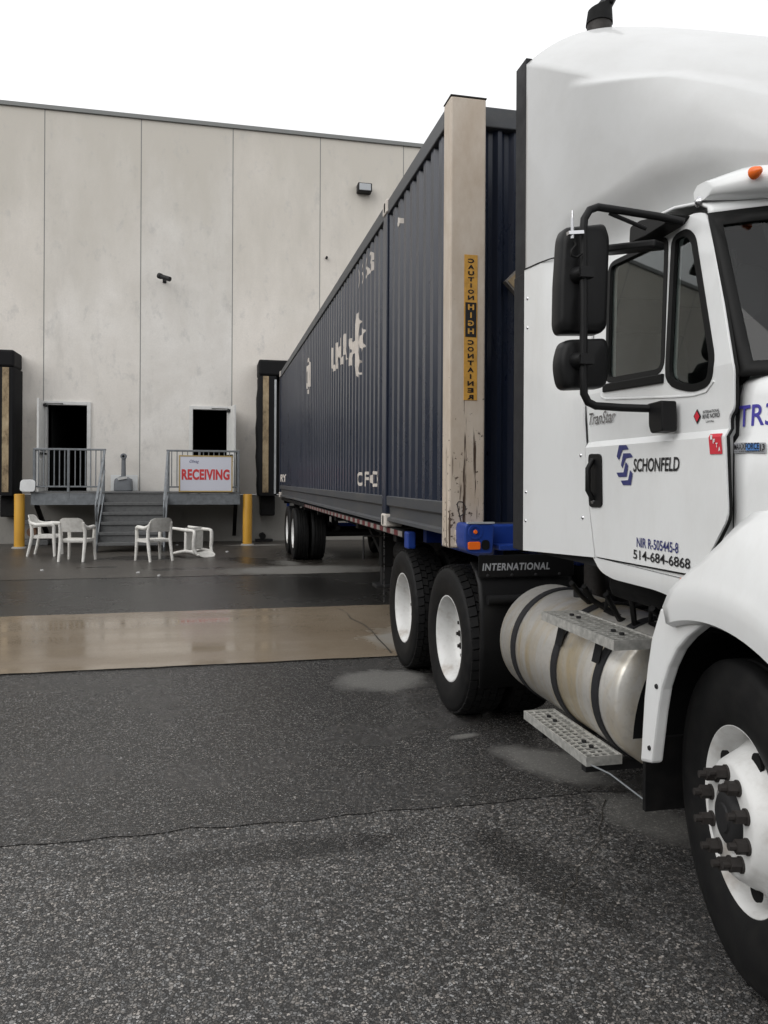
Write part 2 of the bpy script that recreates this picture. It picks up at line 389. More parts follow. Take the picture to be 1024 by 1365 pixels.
def sheet(V, F, fn, d0, d1=None):
    """map a 2-D triangulation to space: one skin, or a closed slab between depths d0 and d1"""
    mb = MB(); mb.add([fn(u, v, d0) for u, v in V], F)
    if d1 is not None:
        n = len(V); cnt = {}
        for f in F:
            for i in range(len(f)):
                e = (f[i], f[(i+1) % len(f)]); cnt[tuple(sorted(e))] = cnt.get(tuple(sorted(e)), []) + [e]
        mb.v += [tuple(fn(u, v, d1)) for u, v in V]; mb.f += [tuple(i+n for i in f[::-1]) for f in F]
        mb.f += [(e[0][1], e[0][0], e[0][0]+n, e[0][1]+n) for e in cnt.values() if len(e) == 1]
    return mb
# ------------------------------------------------------------------ lettering: outlines made first, before the scene grows
_txt = {}
def text(body, bold=0.0, shear=0.0, space=1.0):
    k = (body, bold, shear, space)
    if k not in _txt:
        c = bpy.data.curves.new('t', 'FONT'); c.body = body; c.offset = bold; c.shear = shear; c.space_character = space; c.fill_mode = 'BOTH'; c.resolution_u = 4
        o = bpy.data.objects.new('t', c); COL.objects.link(o)
        me = bpy.data.meshes.new_from_object(o.evaluated_get(bpy.context.evaluated_depsgraph_get()))
        V = [(v.co.x, v.co.y) for v in me.vertices]; F = [tuple(p.vertices) for p in me.polygons]
        bpy.data.objects.remove(o); bpy.data.curves.remove(c); bpy.data.meshes.remove(me)
        x0, x1 = min(v[0] for v in V), max(v[0] for v in V); y0, y1 = min(v[1] for v in V), max(v[1] for v in V)
        _txt[k] = ([((x-x0)/(x1-x0), (y-y0)/(y1-y0)) for x, y in V], F)
    return _txt[k]
TX = dict(receiving=text('RECEIVING', .045, 0, 1.06), olive=text('Olivag', .0, .3), schon=text('SCHONFELD', .018, .12), nir=text('NIR R-505445-8', .012), tel=text('514-684-6868', .014),
          tr=text('TR3', .012, .06), maxx=text('MAXXFORCE', .012), thirteen=text('13', .02), rive1=text('INTERNATIONAL', .02), rive2=text('RIVE NORD', .02), rive3=text('LAVAL', .01),
          ifta=[text(c, .03) for c in 'IFTA'], model=text('TranStar', .012, .35), inter=text('INTERNATIONAL', .03, .15, 1.12),
          caution=[[text(c, .04) for c in w] for w in ('CAUTION', 'HIGH', 'CONTAINER')], um=text('UMA', .05), nums=text('10663', .0, 0, 1.5),
          cf=text('CFO', .03, 0, 1.3), ti=text('TI', .0, 0, 1.1), ry=text('RY', .03), pee=text('P', -.03, -.25))
def text_part(key, fn, mat, parent, name='lettering', rect=(0, 0, 1, 1), d=0.0):
    V, F = TX[key] if isinstance(key, str) else key
    a, b, c, e = rect
    mb = sheet([(a+u*(c-a), b+v*(e-b)) for u, v in V], F, fn, d)
    return mb.build(name, mat, parent, fix=False)

# ================================================================== THE YARD
def ragged(x0, x1, y0, y1, amp=.012, step=.09):
    n = int((x1-x0)/step); ph = random.random()*9
    w = lambda i, k: amp*(math.sin(i*1.7+ph+k)*.5+math.sin(i*.61+k*2)*.8+random.uniform(-.6, .6))
    rows = [[(x0+(x1-x0)*i/n, y0+w(i, 0), 0) for i in range(n+1)], [(x0+(x1-x0)*i/n, y1+w(i, 3), 0) for i in range(n+1)]]
    return rows
g = MB().add([(-300, -300, 0), (300, -300, 0), (300, 300, 0), (-300, 300, 0)], [(0, 1, 2, 3)])
struct(g.build('ground', 'asphalt_coarse', fix=False))
for nm, mat, a, b, z, amp in (('asphalt_patch', 'asphalt_fine', 3.63, 6.83, .004, .016), ('asphalt_lane', 'asphalt_dark', 9.55, 13.06, .004, .012),
                              ('dock_apron', 'asphalt_apron', 13.02, 20.4, .008, .015), ('concrete_strip', 'wet_concrete', 6.79, 9.60, .012, .008)):
    rows = ragged(-30, 30, a, b, amp); rows = [[(x, y, z) for x, y, _ in r_] for r_ in rows]
    struct(MB().grid(rows).build(nm, mat, fix=False))
def ribbon(pts, w, z):
    mb = MB(); P = [Vector((p[0], p[1], 0)) for p in pts]; rows = [[], []]
    for i, p in enumerate(P):
        t = (P[min(i+1, len(P)-1)]-P[max(i-1, 0)]).normalized(); n = Vector((-t.y, t.x, 0)); k = w*random.uniform(.45, 1.3)/2
        rows[0].append((p.x+n.x*k, p.y+n.y*k, z)); rows[1].append((p.x-n.x*k, p.y-n.y*k, z))
    return mb.grid(rows)
cp = [onZ(x, y, .016) for x, y in ((452, 811), (462, 817), (470, 824), (486, 832), (498, 842), (508, 852), (517, 862), (524, 870))]
struct(ribbon([(p.x+random.uniform(-.03, .03), p.y+random.uniform(-.02, .02)) for p in cp], .016, .016).build('pavement_crack', 'crack_dark', fix=False))
cp = [onZ(x+random.uniform(-5, 5), y, .004) for x, y in ((812, 1066), (804, 1078), (806, 1092), (797, 1104), (799, 1118), (788, 1130), (784, 1146), (770, 1157), (766, 1176), (756, 1188), (755, 1203), (744, 1216), (741, 1232))]
struct(ribbon([(p.x, p.y) for p in cp], .0055, .004).build('pavement_crack', 'crack_dark', fix=False))
struct(ribbon([(x*.2, 6.775+random.uniform(-.012, .012)) for x in range(-60, 40)], .012, .0165).build('joint_seam', 'crack_dark', fix=False))

# unseen tree mass added behind and left of the camera to darken reflections
wd = MB(); rw_ = random.Random(3)
for k in range(420):
    d = 40+rw_.random()*12
    th = R(165+rw_.random()*150); c = Vector((math.sin(th)*d, math.cos(th)*d, 1.0+rw_.random()**.8*11.5)); r = 1.3+rw_.random()*1.5
    vs = []; fs = []; n1, n2 = 5, 8
    for i in range(n1+1):
        for j in range(n2):
            q1, q2 = math.pi*i/n1, 2*math.pi*j/n2; rr = r*(.7+.6*rw_.random())
            vs.append(c+Vector((math.sin(q1)*math.cos(q2), math.sin(q1)*math.sin(q2), .85*math.cos(q1)))*rr)
    for i in range(n1):
        for j in range(n2): fs.append((i*n2+j, i*n2+(j+1) % n2, (i+1)*n2+(j+1) % n2, (i+1)*n2+j))
    wd.add(vs, fs)
wo_ = wd.build('reflection_blocker', 'blocker_green', fix=False); wo_['kind'] = 'stuff'; tag(wo_, 'dark green tree mass added out of view to darken reflections', 'light blocker')

# ================================================================== THE WAREHOUSE
YW = 20.2
wh = thing('warehouse', 'tall grey precast concrete warehouse with two open doors and dock bays', 'building', (2, YW, 0))
JX = [-4.094+2.273*k for k in range(-5, 9)]
def wall_fn(u, v, d): return (u, YW+d, v)
ZB, ZT = 1.215, 10.68
DL = (-4.085, -3.0, 3.50); DR = (-.60, .405, 3.47)          # the two door openings: x0, x1, head height
BL = (-7.95, -4.95, 4.25); BR = (1.45, 4.15, 4.25)          # the two dock openings
for i in range(len(JX)-1):
    a, b = JX[i]+.011, JX[i+1]-.011
    pts = [(a, ZB), (b, ZB), (b, ZT), (a, ZT)]
    for (o0, o1, h) in (DL, DR, BL, BR):
        lo, hi = max(a, o0), min(b, o1)
        if hi-lo < .02: continue
        if lo <= a+.03 and hi >= b-.03: pts = [(a, h), (b, h), (b, ZT), (a, ZT)]
        elif lo <= a+.03: pts = [(hi, ZB), (b, ZB), (b, ZT), (a, ZT), (a, h), (hi, h)]
        elif hi >= b-.03: pts = [(a, ZB), (lo, ZB), (lo, h), (b, h), (b, ZT), (a, ZT)]
        else: pts = [(a, ZB), (lo, ZB), (lo, h), (hi, h), (hi, ZB), (b, ZB), (b, ZT), (a, ZT)]
    V, F = tri2d(pts)
    sheet(V, F, wall_fn, 0, .2).build('wall_panel', 'panel_concrete', wh)
for j in JX[1:-1]:
    z0 = max([h+.012 for (o0, o1, h) in (DL, DR, BL, BR) if o0-.03 < j < o1+.03]+[ZB])
    MB().box(j-.0105, j+.0105, YW+.004, YW+.03, z0, ZT-.01).build('joint_sealant', 'cap_metal', wh)
MB().box(JX[0], JX[-1], YW-.02, YW+.25, 0, ZB-.012).build('foundation_wall', 'base_concrete', wh)
MB().box(JX[0]-.05, JX[-1]+.05, YW-.05, YW+.35, ZT+.002, ZT+.11).build('parapet_cap', 'cap_metal', wh, bevel=.008)
MB().box(JX[0], JX[-1], YW+.25, YW+28, ZT-.5, ZT-.35).build('roof', 'cap_metal', wh)
# dark halls behind the openings
for k, (o0, o1, h) in enumerate((DL, DR, BL, BR)):
    zf = 1.25
    x0, x1, y0, y1, z0, z1 = o0-1.0, o1+1.0, YW+.21, YW+6, zf, h+1.0
    mb = MB(); P = lambda x, y, z: (x, y, z)
    mb.add([P(x0, y1, z0), P(x1, y1, z0), P(x1, y1, z1), P(x0, y1, z1)], [(0, 1, 2, 3)])
    mb.add([P(x0, y0, z0), P(x0, y1, z0), P(x0, y1, z1), P(x0, y0, z1)], [(0, 1, 2, 3)])
    mb.add([P(x1, y0, z0), P(x1, y1, z0), P(x1, y1, z1), P(x1, y0, z1)], [(0, 1, 2, 3)])
    mb.add([P(x0, y0, z0), P(x1, y0, z0), P(x1, y1, z0), P(x0, y1, z0)], [(0, 1, 2, 3)])
    mb.add([P(x0, y0, z1), P(x1, y0, z1), P(x1, y1, z1), P(x0, y1, z1)], [(0, 1, 2, 3)])
    mb.build('interior_hall', 'void_black', wh, fix=False)
def man_door(o, hinge, ang, lab):
    x0, x1, h = o; zb = 1.26; w = .075
    fr = MB().box(x0-.012, x0+w, YW-.05, YW+.16, zb, h+.012).box(x1-w, x1+.012, YW-.05, YW+.16, zb, h+.012).box(x0+w, x1-w, YW-.05, YW+.16, h-w, h+.012)
    d = fr.build('door', 'door_white', wh, bevel=.006, label=lab)
    hx = x0+.03 if hinge < 0 else x1-.03
    L = (x1-x0)-.12; dirx = math.sin(ang); c = Vector((hx, YW-.07, 0)); t = Vector((dirx, -math.cos(ang), 0)); n = Vector((t.y, -t.x, 0))
    P = lambda s_, k, z: c+t*s_+n*k+Vector((0, 0, z))
    mb = MB(); z0, z1 = zb+.02, h-.02
    mb.add([P(s_, k, z) for s_ in (0, L) for k in (-.022, .022) for z in (z0, z1)], [(0, 1, 3, 2), (4, 6, 7, 5), (0, 4, 5, 1), (2, 3, 7, 6), (0, 2, 6, 4), (1, 5, 7, 3)])
    mb.build('leaf', 'door_white', d, bevel=.004)
    sd = 1 if hinge < 0 else -1
    nn = n if n.x*sd > 0 else -n
    Q = lambda s_, k, z: c+t*s_+nn*k+Vector((0, 0, z))
    MB().bar(Q(.12, .03, 2.2), Q(L-.08, .03, 2.2), .05, .05).bar(Q(.12, .07, 2.2), Q(L-.08, .07, 2.2), .02, .045).build('push_bar', 'chrome', d)
    MB().bar(Q(.05, .04, z1-.1), Q(.38, .04, z1-.1), .06, .06).bar(Q(.3, .05, z1-.06), (hx+sd*.42, YW-.06, z1-.03), .025, .02).build('door_closer', 'dark_metal', d)
    MB().tube([Q(L-.07, .03, 2.05), Q(L-.07, .09, 2.05), Q(L-.19, .09, 2.05)], .011, 8).build('handle', 'chrome', d)
man_door(DL, -1, R(3), 'open white steel door beside the left landing rail')
man_door(DR, 1, R(9), 'open white steel door behind the red-lettered sign')
def shelter(x0, x1, lab):
    yf = YW-.8; h = 4.62
    root = MB().box(x0, x1, yf, YW-.003, 4.22, h).build('dock_shelter', 'foam_black', wh, bevel=.05, label=lab)
    for a, b in ((x0+.01, x0+.45), (x1-.45, x1-.01)):
        # a slightly bulging foam pad
        rows = []
        for k in range(13):
            z = 1.20+(4.21-1.20)*k/12; bl = .035*math.sin(math.pi*k/12)+.012*math.sin(k*2.1)
            rows.append([(a-bl, YW-.003, z), (a-bl, yf+.05, z), (a-bl+.05, yf, z), (b-.02, yf, z), (b+.02, yf+.06, z), (b+.02, YW-.003, z)])
        mb = MB().grid(rows); mb.f.append(tuple(range(6))); mb.f.append(tuple(range(72, 78)))
        mb.build('side_pad', 'foam_black', root, smooth=50)
        s = 1 if a < (x0+x1)/2 else -1
        q0 = a+.10 if s > 0 else b-.24
        MB().box(q0, q0+.145, yf-.014, yf+.01, 1.28, 4.20).build('guide_stripe', 'tan_pad', root, bevel=.004)
        q1 = b-.055 if s > 0 else a+.01
        MB().box(q1, q1+.05, yf-.012, yf+.01, 1.25, 4.12).build('track_strip', 'pale_strip', root)
        MB().box(a+.07, b+.0, yf+.35, YW-.023, .68, 1.19).build('bumper', 'rubber', root, bevel=.03)
    MB().box(x0+.45, x1-.45, YW+.06, YW+.10, 1.22, 4.22).build('overhead_door', 'interior', root)
    return root
shelter(1.09, 4.51, 'black foam dock shelter around the container end')
shelter(-8.0, -4.58, 'black foam dock shelter at the left edge')
# wall lamp, camera
wl = thing('wall_light', 'small boxy floodlight high on the concrete wall near the container', 'wall lamp', (3.89, YW, 9.37))
MB().box(3.70, 4.08, YW-.26, YW-.004, 9.27, 9.50).build('housing', 'dark_metal', wl, bevel=.02)
MB().box(3.735, 4.045, YW-.275, YW-.255, 9.295, 9.475).build('lens', 'lamp_glass', wl, bevel=.01)
sc_ = thing('security_camera', 'small dark bullet camera high on the wall above the stair', 'camera', (-1.2, YW, 6.6))
MB().tube([(-1.32, YW-.34, 6.665), (-1.08, YW-.52, 6.56)], .06, 14).build('body', 'dark_metal', sc_, smooth=40)
MB().tube([(-1.36, YW-.31, 6.685), (-1.30, YW-.355, 6.657)], .072, 14).build('hood', 'dark_metal', sc_, smooth=40)
MB().tube([(-1.24, YW-.003, 6.63), (-1.24, YW-.2, 6.63), (-1.24, YW-.38, 6.625)], .022, 8).box(-1.285, -1.195, YW-.03, YW-.003, 6.585, 6.675).build('bracket', 'dark_metal', sc_)
sp_ = MB().tube([(2.90, YW-.003, 7.5), (2.90, YW-.09, 7.5)], [.035, .03], 10).build('wall_spigot', 'dark_metal')
tag(sp_, 'tiny dark pipe stub on the wall left of the floodlight', 'pipe')

# ================================================================== STAIR AND LANDINGS
YP = 18.75; ZP = 1.27
st = thing('steel_stair', 'galvanised steel stair with two railed landings against the warehouse', 'stair', (-1.7, YP, 0))
LX0, LX1, RX0, RX1 = -4.06, -2.46, -1.07, .625
for (a, b) in ((LX0, LX1), (RX0, RX1)):
    MB().box(a, b, YP, YP+.04, ZP-.27, ZP-.004).build('edge_beam', 'galvanised', st)
    MB().box(a, a+.04, YP+.042, YW-.025, ZP-.25, ZP-.004).box(b-.04, b, YP+.042, YW-.025, ZP-.25, ZP-.004).build('side_beam', 'galvanised', st)
MB().box(LX0-.01, RX1+.01, YP-.015, YW-.06, ZP, ZP+.03).build('deck', 'stair_steel', st)
MB().box(LX1+.003, RX0-.003, YP+.01, YP+.04, ZP-.22, ZP-.004).build('edge_beam', 'stair_steel', st)
for x in (LX0+.10, RX1-.10):
    MB().bar((x, YP+.12, ZP-.28), (x, YW-.06, .18), .09, .07).build('knee_brace', 'frame_black', st)
def rail(x0, x1, y, posts, nb):
    MB().box(x0, x1, y-.022, y+.022, 2.255, 2.30).build('top_rail', 'galvanised', st, bevel=.008)
    MB().box(x0+.02, x1-.02, y-.018, y+.018, 1.40, 1.436).build('bottom_rail', 'galvanised', st, bevel=.006)
    for p in posts: MB().box(p-.026, p+.026, y-.036, y+.015, ZP-.12, 2.254).build('post', 'galvanised', st, bevel=.006)
    me = MB().box(-.011, .011, -.011, .011, 1.437, 2.254).mesh('baluster'); me.materials.append(M['galvanised'])
    for k in range(1, nb):
        x = x0+(x1-x0)*k/nb
        if min(abs(x-p) for p in posts) > .05: link('baluster', me, st, at=(x, y, 0))
rail(LX0+.04, LX1+.02, YP+.03, (LX0+.066, -3.26, LX1-.03), 14)
rail(RX0-.02, RX1-.01, YP+.03, (RX0+.03, -.33, RX1-.04), 14)
for x in (LX0+.05, RX1-.05):      # returns along the landing ends
    MB().box(x-.02, x+.02, YP+.07, YW-.2, 2.255, 2.30).box(x-.018, x+.018, YP+.07, YW-.2, 1.40, 1.436).build('end_rail', 'galvanised', st, bevel=.006)
    me = MB().box(-.011, .011, -.011, .011, 1.437, 2.254).mesh('baluster'); me.materials.append(M['galvanised'])
    for k in range(1, 6): link('baluster', me, st, at=(x, YP+.07+k*.2, 0))
NT_, RISE, RUN = 5, .212, .243
for k in range(1, NT_+1):
    z = ZP-.0-RISE*k; y = YP-RUN*k
    MB().box(LX1+.01, RX0-.01, y-.012, y+.27, z-.03, z+.0).box(LX1+.01, RX0-.01, y-.016, y+.012, z-.062, z+.004).build('tread', 'stair_steel', st, bevel=.004)
    MB().box(LX1+.012, RX0-.012, y+.262, y+.272, z+.002, z+RISE-.064).build('riser', 'stair_steel', st)
for sx, x in ((-1, LX1-.012), (1, RX0+.012)):
    MB().bar((x, YP+.0, ZP-.14), (x, YP-RUN*NT_-.06, ZP-.14-RISE*(NT_)-.05), .022, .24).build('stringer', 'galvanised', st)
    yb = YP-RUN*NT_+.02
    MB().box(x-.025, x+.025, yb-.025, yb+.025, .01, .98).build('post', 'galvanised', st, bevel=.006)
    MB().bar((x, YP+.02, 2.25), (x, yb-.02, 2.25-RISE*NT_-.06), .05, .045).build('stair_rail', 'galvanised', st, bevel=.006)
    MB().bar((x, YP+.02, 1.80), (x, yb-.02, 1.80-RISE*NT_-.06), .036, .036).build('stair_rail', 'galvanised', st, bevel=.006)
    MB().tube([(x, yb-.02, 1.14), (x, yb-.13, 1.08), (x, yb-.15, .95), (x, yb-.10, .72), (x, yb-.02, .70)], .02, 8).build('stair_rail', 'galvanised', st, smooth=50)
# sign
sg = thing('receiving_sign', 'white gold-edged RECEIVING sign hung on the right landing rail', 'sign', (-.18, YP-.05, 1.73))
SX0, SX1, SZ0, SZ1 = -.80, .445, 1.30, 2.17
MB().box(SX0+.03, SX1-.03, YP-.045, YP-.030, SZ0+.03, SZ1-.03).build('board', 'sign_white', sg)
MB().box(SX0, SX1, YP-.050, YP-.028, SZ1-.03, SZ1).box(SX0, SX1, YP-.050, YP-.028, SZ0, SZ0+.03).box(SX0, SX0+.03, YP-.050, YP-.028, SZ0+.03, SZ1-.03).box(SX1-.03, SX1, YP-.050, YP-.028, SZ0+.03, SZ1-.03).build('frame', 'sign_gold', sg)
sgf = lambda u, v, d: (SX0+(SX1-SX0)*u, YP-.048-d, SZ0+(SZ1-SZ0)*v)
text_part('receiving', sgf, 'sign_red', sg, rect=(.05, .33, .945, .625)); text_part('olive', sgf, 'decal_navy', sg, rect=(.195, .77, .37, .88))
# smokers' receptacle and board on the deck, brick, pale panel
wb = MB().box(-2.50, -1.86, YW-.10, YW-.065, ZP+.035, 1.70).build('backing_board', 'board_white', bevel=.004); tag(wb, 'white board leaning on the wall behind the grey ash receptacle', 'board')
ab = thing('ash_receptacle', 'grey plastic cigarette receptacle with tall neck on the landing', 'ashtray', (-2.17, 19.85, ZP+.03))
rows = []
for z, hw in ((ZP+.031, .20), (ZP+.05, .215), (ZP+.28, .205), (ZP+.33, .19), (ZP+.37, .12), (ZP+.40, .06)):
    rows.append([(-2.17+hw*c_, 19.85+hw*s_, z) for c_, s_ in [(max(-1, min(1, 1.25*math.cos(t*math.pi/12))), max(-1, min(1, 1.25*math.sin(t*math.pi/12)))) for t in range(25)]])
MB().grid(rows).build('base', 'ash_grey', ab, smooth=40)
MB().tube([(-2.17, 19.85, ZP+.38), (-2.17, 19.85, ZP+.86)], [.058, .05], 16).build('neck', 'ash_grey', ab, smooth=40)
MB().lathe([(19.77, .0), (19.77, .035), (19.77, .062), (19.79, .072), (19.91, .072), (19.93, .0)], 18, 'Y', (-2.17, 0, ZP+.89)).build('head', 'ash_grey', ab, smooth=40)
MB().tube([(-2.17, 19.768, ZP+.89), (-2.17, 19.762, ZP+.89)], .03, 12).build('opening', 'void_black', ab)
MB().bar((-2.28, 19.63, ZP+.33), (-2.07, 19.63, ZP+.37), .02, .06).build('rag', 'litter', ab)
bk = MB().box(-.09, .09, -.055, .055, 0, .07).box(-.11, .02, -.09, .02, .07, .115).build('scrap_brick', 'brick_brown', bevel=.012); bk.location = (.26, YP+.12, ZP+.031); bk.rotation_euler = (0, 0, .5)
tag(bk, 'small brown lump lying on the right landing under the sign', 'brick')
V, F = tri2d(rounded([(-4.27, 1.31), (-3.95, 1.305), (-3.94, 1.55), (-4.03, 1.585), (-4.25, 1.57)], .07, 5))
wpn = sheet(V, F, lambda u, v, d: (u, 18.62+d+.35*((u+4.1)**2+(v-1.44)**2), v), 0, .03).build('white_panel', 'decal_grey', smooth=40); tag(wpn, 'rounded whitish plastic panel by the left landing corner above a bollard', 'panel')
wpn.data.materials[0] = M['board_white']
MB().bar((-4.08, 18.66, 1.42), (-4.08, YP+.05, 1.42), .05, .05).build('bracket', 'dark_metal', wpn)
# bollards
def bollard(x, y, lab, h=1.24):
    t = thing('bollard', lab, 'bollard', (x, y, .008), 'yellow bollards by the dock')
    MB().lathe([(.0, .112), (h-.02, .112), (h-.004, .106), (h, .09), (h, 0)], 28, 'Z', (x, y, .008)).build('post', 'yellow_paint', t, smooth=40)
    MB().lathe([(0, .17), (.03, .15), (.035, .113)], 24, 'Z', (x, y, .008)).build('collar', 'base_concrete', t, smooth=60)
bollard(-4.33, 18.9, 'yellow bollard in front of the left landing with black scuffs')
bollard(.81, 18.9, 'yellow bollard between the right landing and the parked container')
# clutter under the left landing
cl = thing('scrap_block', 'dark timber block with rusty pipe end behind the left bollard', 'scrap', (-4.15, 19.7, .008))
MB().box(-4.45, -3.85, 19.55, 19.95, .012, .14).build('timber', 'stair_steel', cl, bevel=.01); MB().box(-4.45, -3.85, 19.6, 19.9, .50, .60).build('timber', 'stair_steel', cl, bevel=.01)
MB().tube([(-4.2, 19.5, .33), (-4.2, 19.95, .33)], .11, 14).build('pipe', 'brick_brown', cl, smooth=40)
pv = thing('floor_valve', 'small black pipe fitting on the ground at the wall foot', 'pipe', (1.2, 19.9, .008))
MB().box(1.05, 1.5, 19.85, 20.1, .012, .07).build('base', 'dark_metal', pv, bevel=.01)
MB().tube([(1.24, 19.8, .15), (1.24, 20.15, .15)], .08, 14).build('pipe', 'rubber', pv, smooth=40)
for k, (px, py) in enumerate(((184, 764), (212, 768), (236, 727), (303, 736), (56, 761))):
    p = onZ(px, py, .008); o = MB().box(-.03, .03, -.02, .02, 0, .02).add([(.0, .0, .035), (.045, .01, .0), (.0, .035, 0)], [(0, 1, 2)]).build('litter_scrap', 'litter', at=(p.x, p.y, .009))
    o.rotation_euler = (0, 0, k*1.3)
    tag(o, ('crumpled white scrap on the ground ' + ['below the chair nearest the stair', 'right of the chair nearest the stair', 'behind the upright chair nearest the fallen one', 'beyond the fallen chair', 'in the puddle before the left chairs'][k]), 'litter')

# ------------------------------------------------------------------ plastic armchairs: local frame, front towards -Y
def chair_parts():
    P = {}
    sw = .235
    # seat: dished slab with a rolled front edge
    rows = []
    for j in range(9):
        y = -.25+.44*j/8; rows.append([])
        for i in range(9):
            u = -1+i/4; x = u*sw*(1.0 if j < 6 else .96)
            z = .425-.018*(1-u*u)*(1-abs(j-4)/6)+(-.03 if j == 0 else (-.008 if j == 1 else 0))+.010*(1-j/8)
            rows[-1].append((x, y-(.018 if j == 0 else 0), z))
    mb = MB().grid(rows); n = len(mb.v)
    mb.v += [(x, y, z-.028) for x, y, z in mb.v]; mb.f += [tuple(i+n for i in f[::-1]) for f in mb.f]
    per = list(range(9))+[9*j+8 for j in range(1, 9)]+[72+i for i in range(7, -1, -1)]+[9*j for j in range(7, 0, -1)]
    mb.f += [(per[k], per[k-1], per[k-1]+n, per[k]+n) for k in range(len(per))]
    mb.bar((-sw, -.20, .40), (sw, -.20, .40), .02, .06).bar((-sw, .17, .40), (sw, .17, .40), .02, .06)
    P['seat'] = [mb]
    # backrest: curved panel, rounded top
    def bp(u, v, d):
        s = (v-.56)/.29; half = .245*(1-.10*max(0, s))
        return (u*half, .205+.095*s+.035*(1-u*u)-d, v)
    pol = rounded([(-1, .575), (1, .575), (1.0, .80), (.72, .845), (-.72, .845), (-1.0, .80)], [.02, .02, .05, .2, .2, .05], 4)
    V, F = tri2d(pol, cuts=[-.75, -.5, -.25, 0, .25, .5, .75], axis=0)
    P['backrest'] = [sheet(V, F, bp, 0, .016)]
    P['leg'] = []; P['arm'] = []
    for s in (-1, 1):
        P['leg'].append(MB().tube([(s*.262, -.245, 0), (s*.25, -.235, .2), (s*.245, -.225, .42), (s*.25, -.225, .60)], [.026, .032, .036, .032], 8))
        P['leg'].append(MB().tube([(s*.235, .30, 0), (s*.235, .25, .2), (s*.235, .205, .42), (s*.238, .215, .60), (s*.225, .27, .76)], [.026, .032, .036, .033, .022], 8))
        P['arm'].append(MB().tube([(s*.25, -.225, .59), (s*.252, -.215, .635), (s*.256, -.17, .655), (s*.268, -.02, .652), (s*.262, .12, .645), (s*.24, .225, .68), (s*.232, .25, .72)], [.030, .035, .038, .042, .040, .034, .024], 8))
        P['leg'][-1].bar((s*.242, -.225, .40), (s*.237, .205, .40), .018, .06)
    return P
CP = {k: [mb.mesh('chair_'+k) for mb in v] for k, v in chair_parts().items()}
for v in CP.values():
    for me in v:
        me.materials.append(M['chair_plastic']); me.shade_smooth(); me.set_sharp_from_angle(angle=R(50))
def chair(loc, rot, lab):
    t = thing('plastic_armchair', lab, 'chair', loc, 'white plastic chairs by the stair', world=False); t.rotation_euler = rot
    for k, v in CP.items():
        for me in v:
            o = bpy.data.objects.new(k, me); COL.objects.link(o); o.parent = t
p1 = onZ(61, 741); p2 = onZ(104, 748); p3 = onZ(205, 748); p4 = onZ(262, 742)
chair((p1.x, p1.y+.05, .009), (0, 0, R(84)), 'leftmost white plastic armchair, side-on, nearest the left bollard')
chair((p2.x-.02, p2.y+.02, .009), (0, 0, R(167)), 'upright white plastic armchair seen from behind, second from the left')
chair((p3.x, p3.y+.05, .009), (0, 0, R(212)), 'upright white plastic armchair at the foot of the stair')
t_ = chair
rot = Matrix(((-.10, -.0, .995), (.98, .17, .10), (0, 0, 0)))
# fallen on its back: local +Z points along the ground to the right, local -Y (front) points up
zx = Vector((.75, -.66, -.03)).normalized(); fy = Vector((0, 0, 1)); fy = (fy-zx*fy.dot(zx)).normalized(); xx = (-fy).cross(zx).normalized()
mm = Matrix((( xx.x, -fy.x, zx.x), (xx.y, -fy.y, zx.y), (xx.z, -fy.z, zx.z)))
chair((p4.x-.36, p4.y+.35, .345), mm.to_euler(), 'white plastic armchair tipped over on its back by the right bollard')

# ================================================================== SHIPPING CONTAINER
XC = 2.80                                   # centre line of the rig
XS, YF, YR, CZ0, CZ1 = 1.50, 4.82, 18.0, 1.20, 4.11
YM = 6.72                                   # lifting post set back from the front end
ct = thing('shipping_container', 'long navy corrugated shipping container backed up to the dock', 'container', (XC, (YF+YR)/2, CZ0))
PIT, OUT, SLP, DEP = .2, .076, .024, .042
def prof(y):
    """corrugated skin: how far inwards it lies at this length"""
    t = (y-.05) % PIT
    if t < OUT: return 0.0
    t -= OUT
    if t < SLP: return DEP*t/SLP
    t -= SLP
    if t < OUT: return DEP
    return DEP*(1-(t-OUT)/SLP)
FOLDS = [k*PIT+.05+o for k in range(20, 95) for o in (0, OUT, OUT+SLP, 2*OUT+SLP)]
XSK = XS+.022                               # outer flats of the skin lie behind the rails
ys = [YF+.12]+[y for y in FOLDS if YF+.12 < y < YR-.1]+[YR-.1]
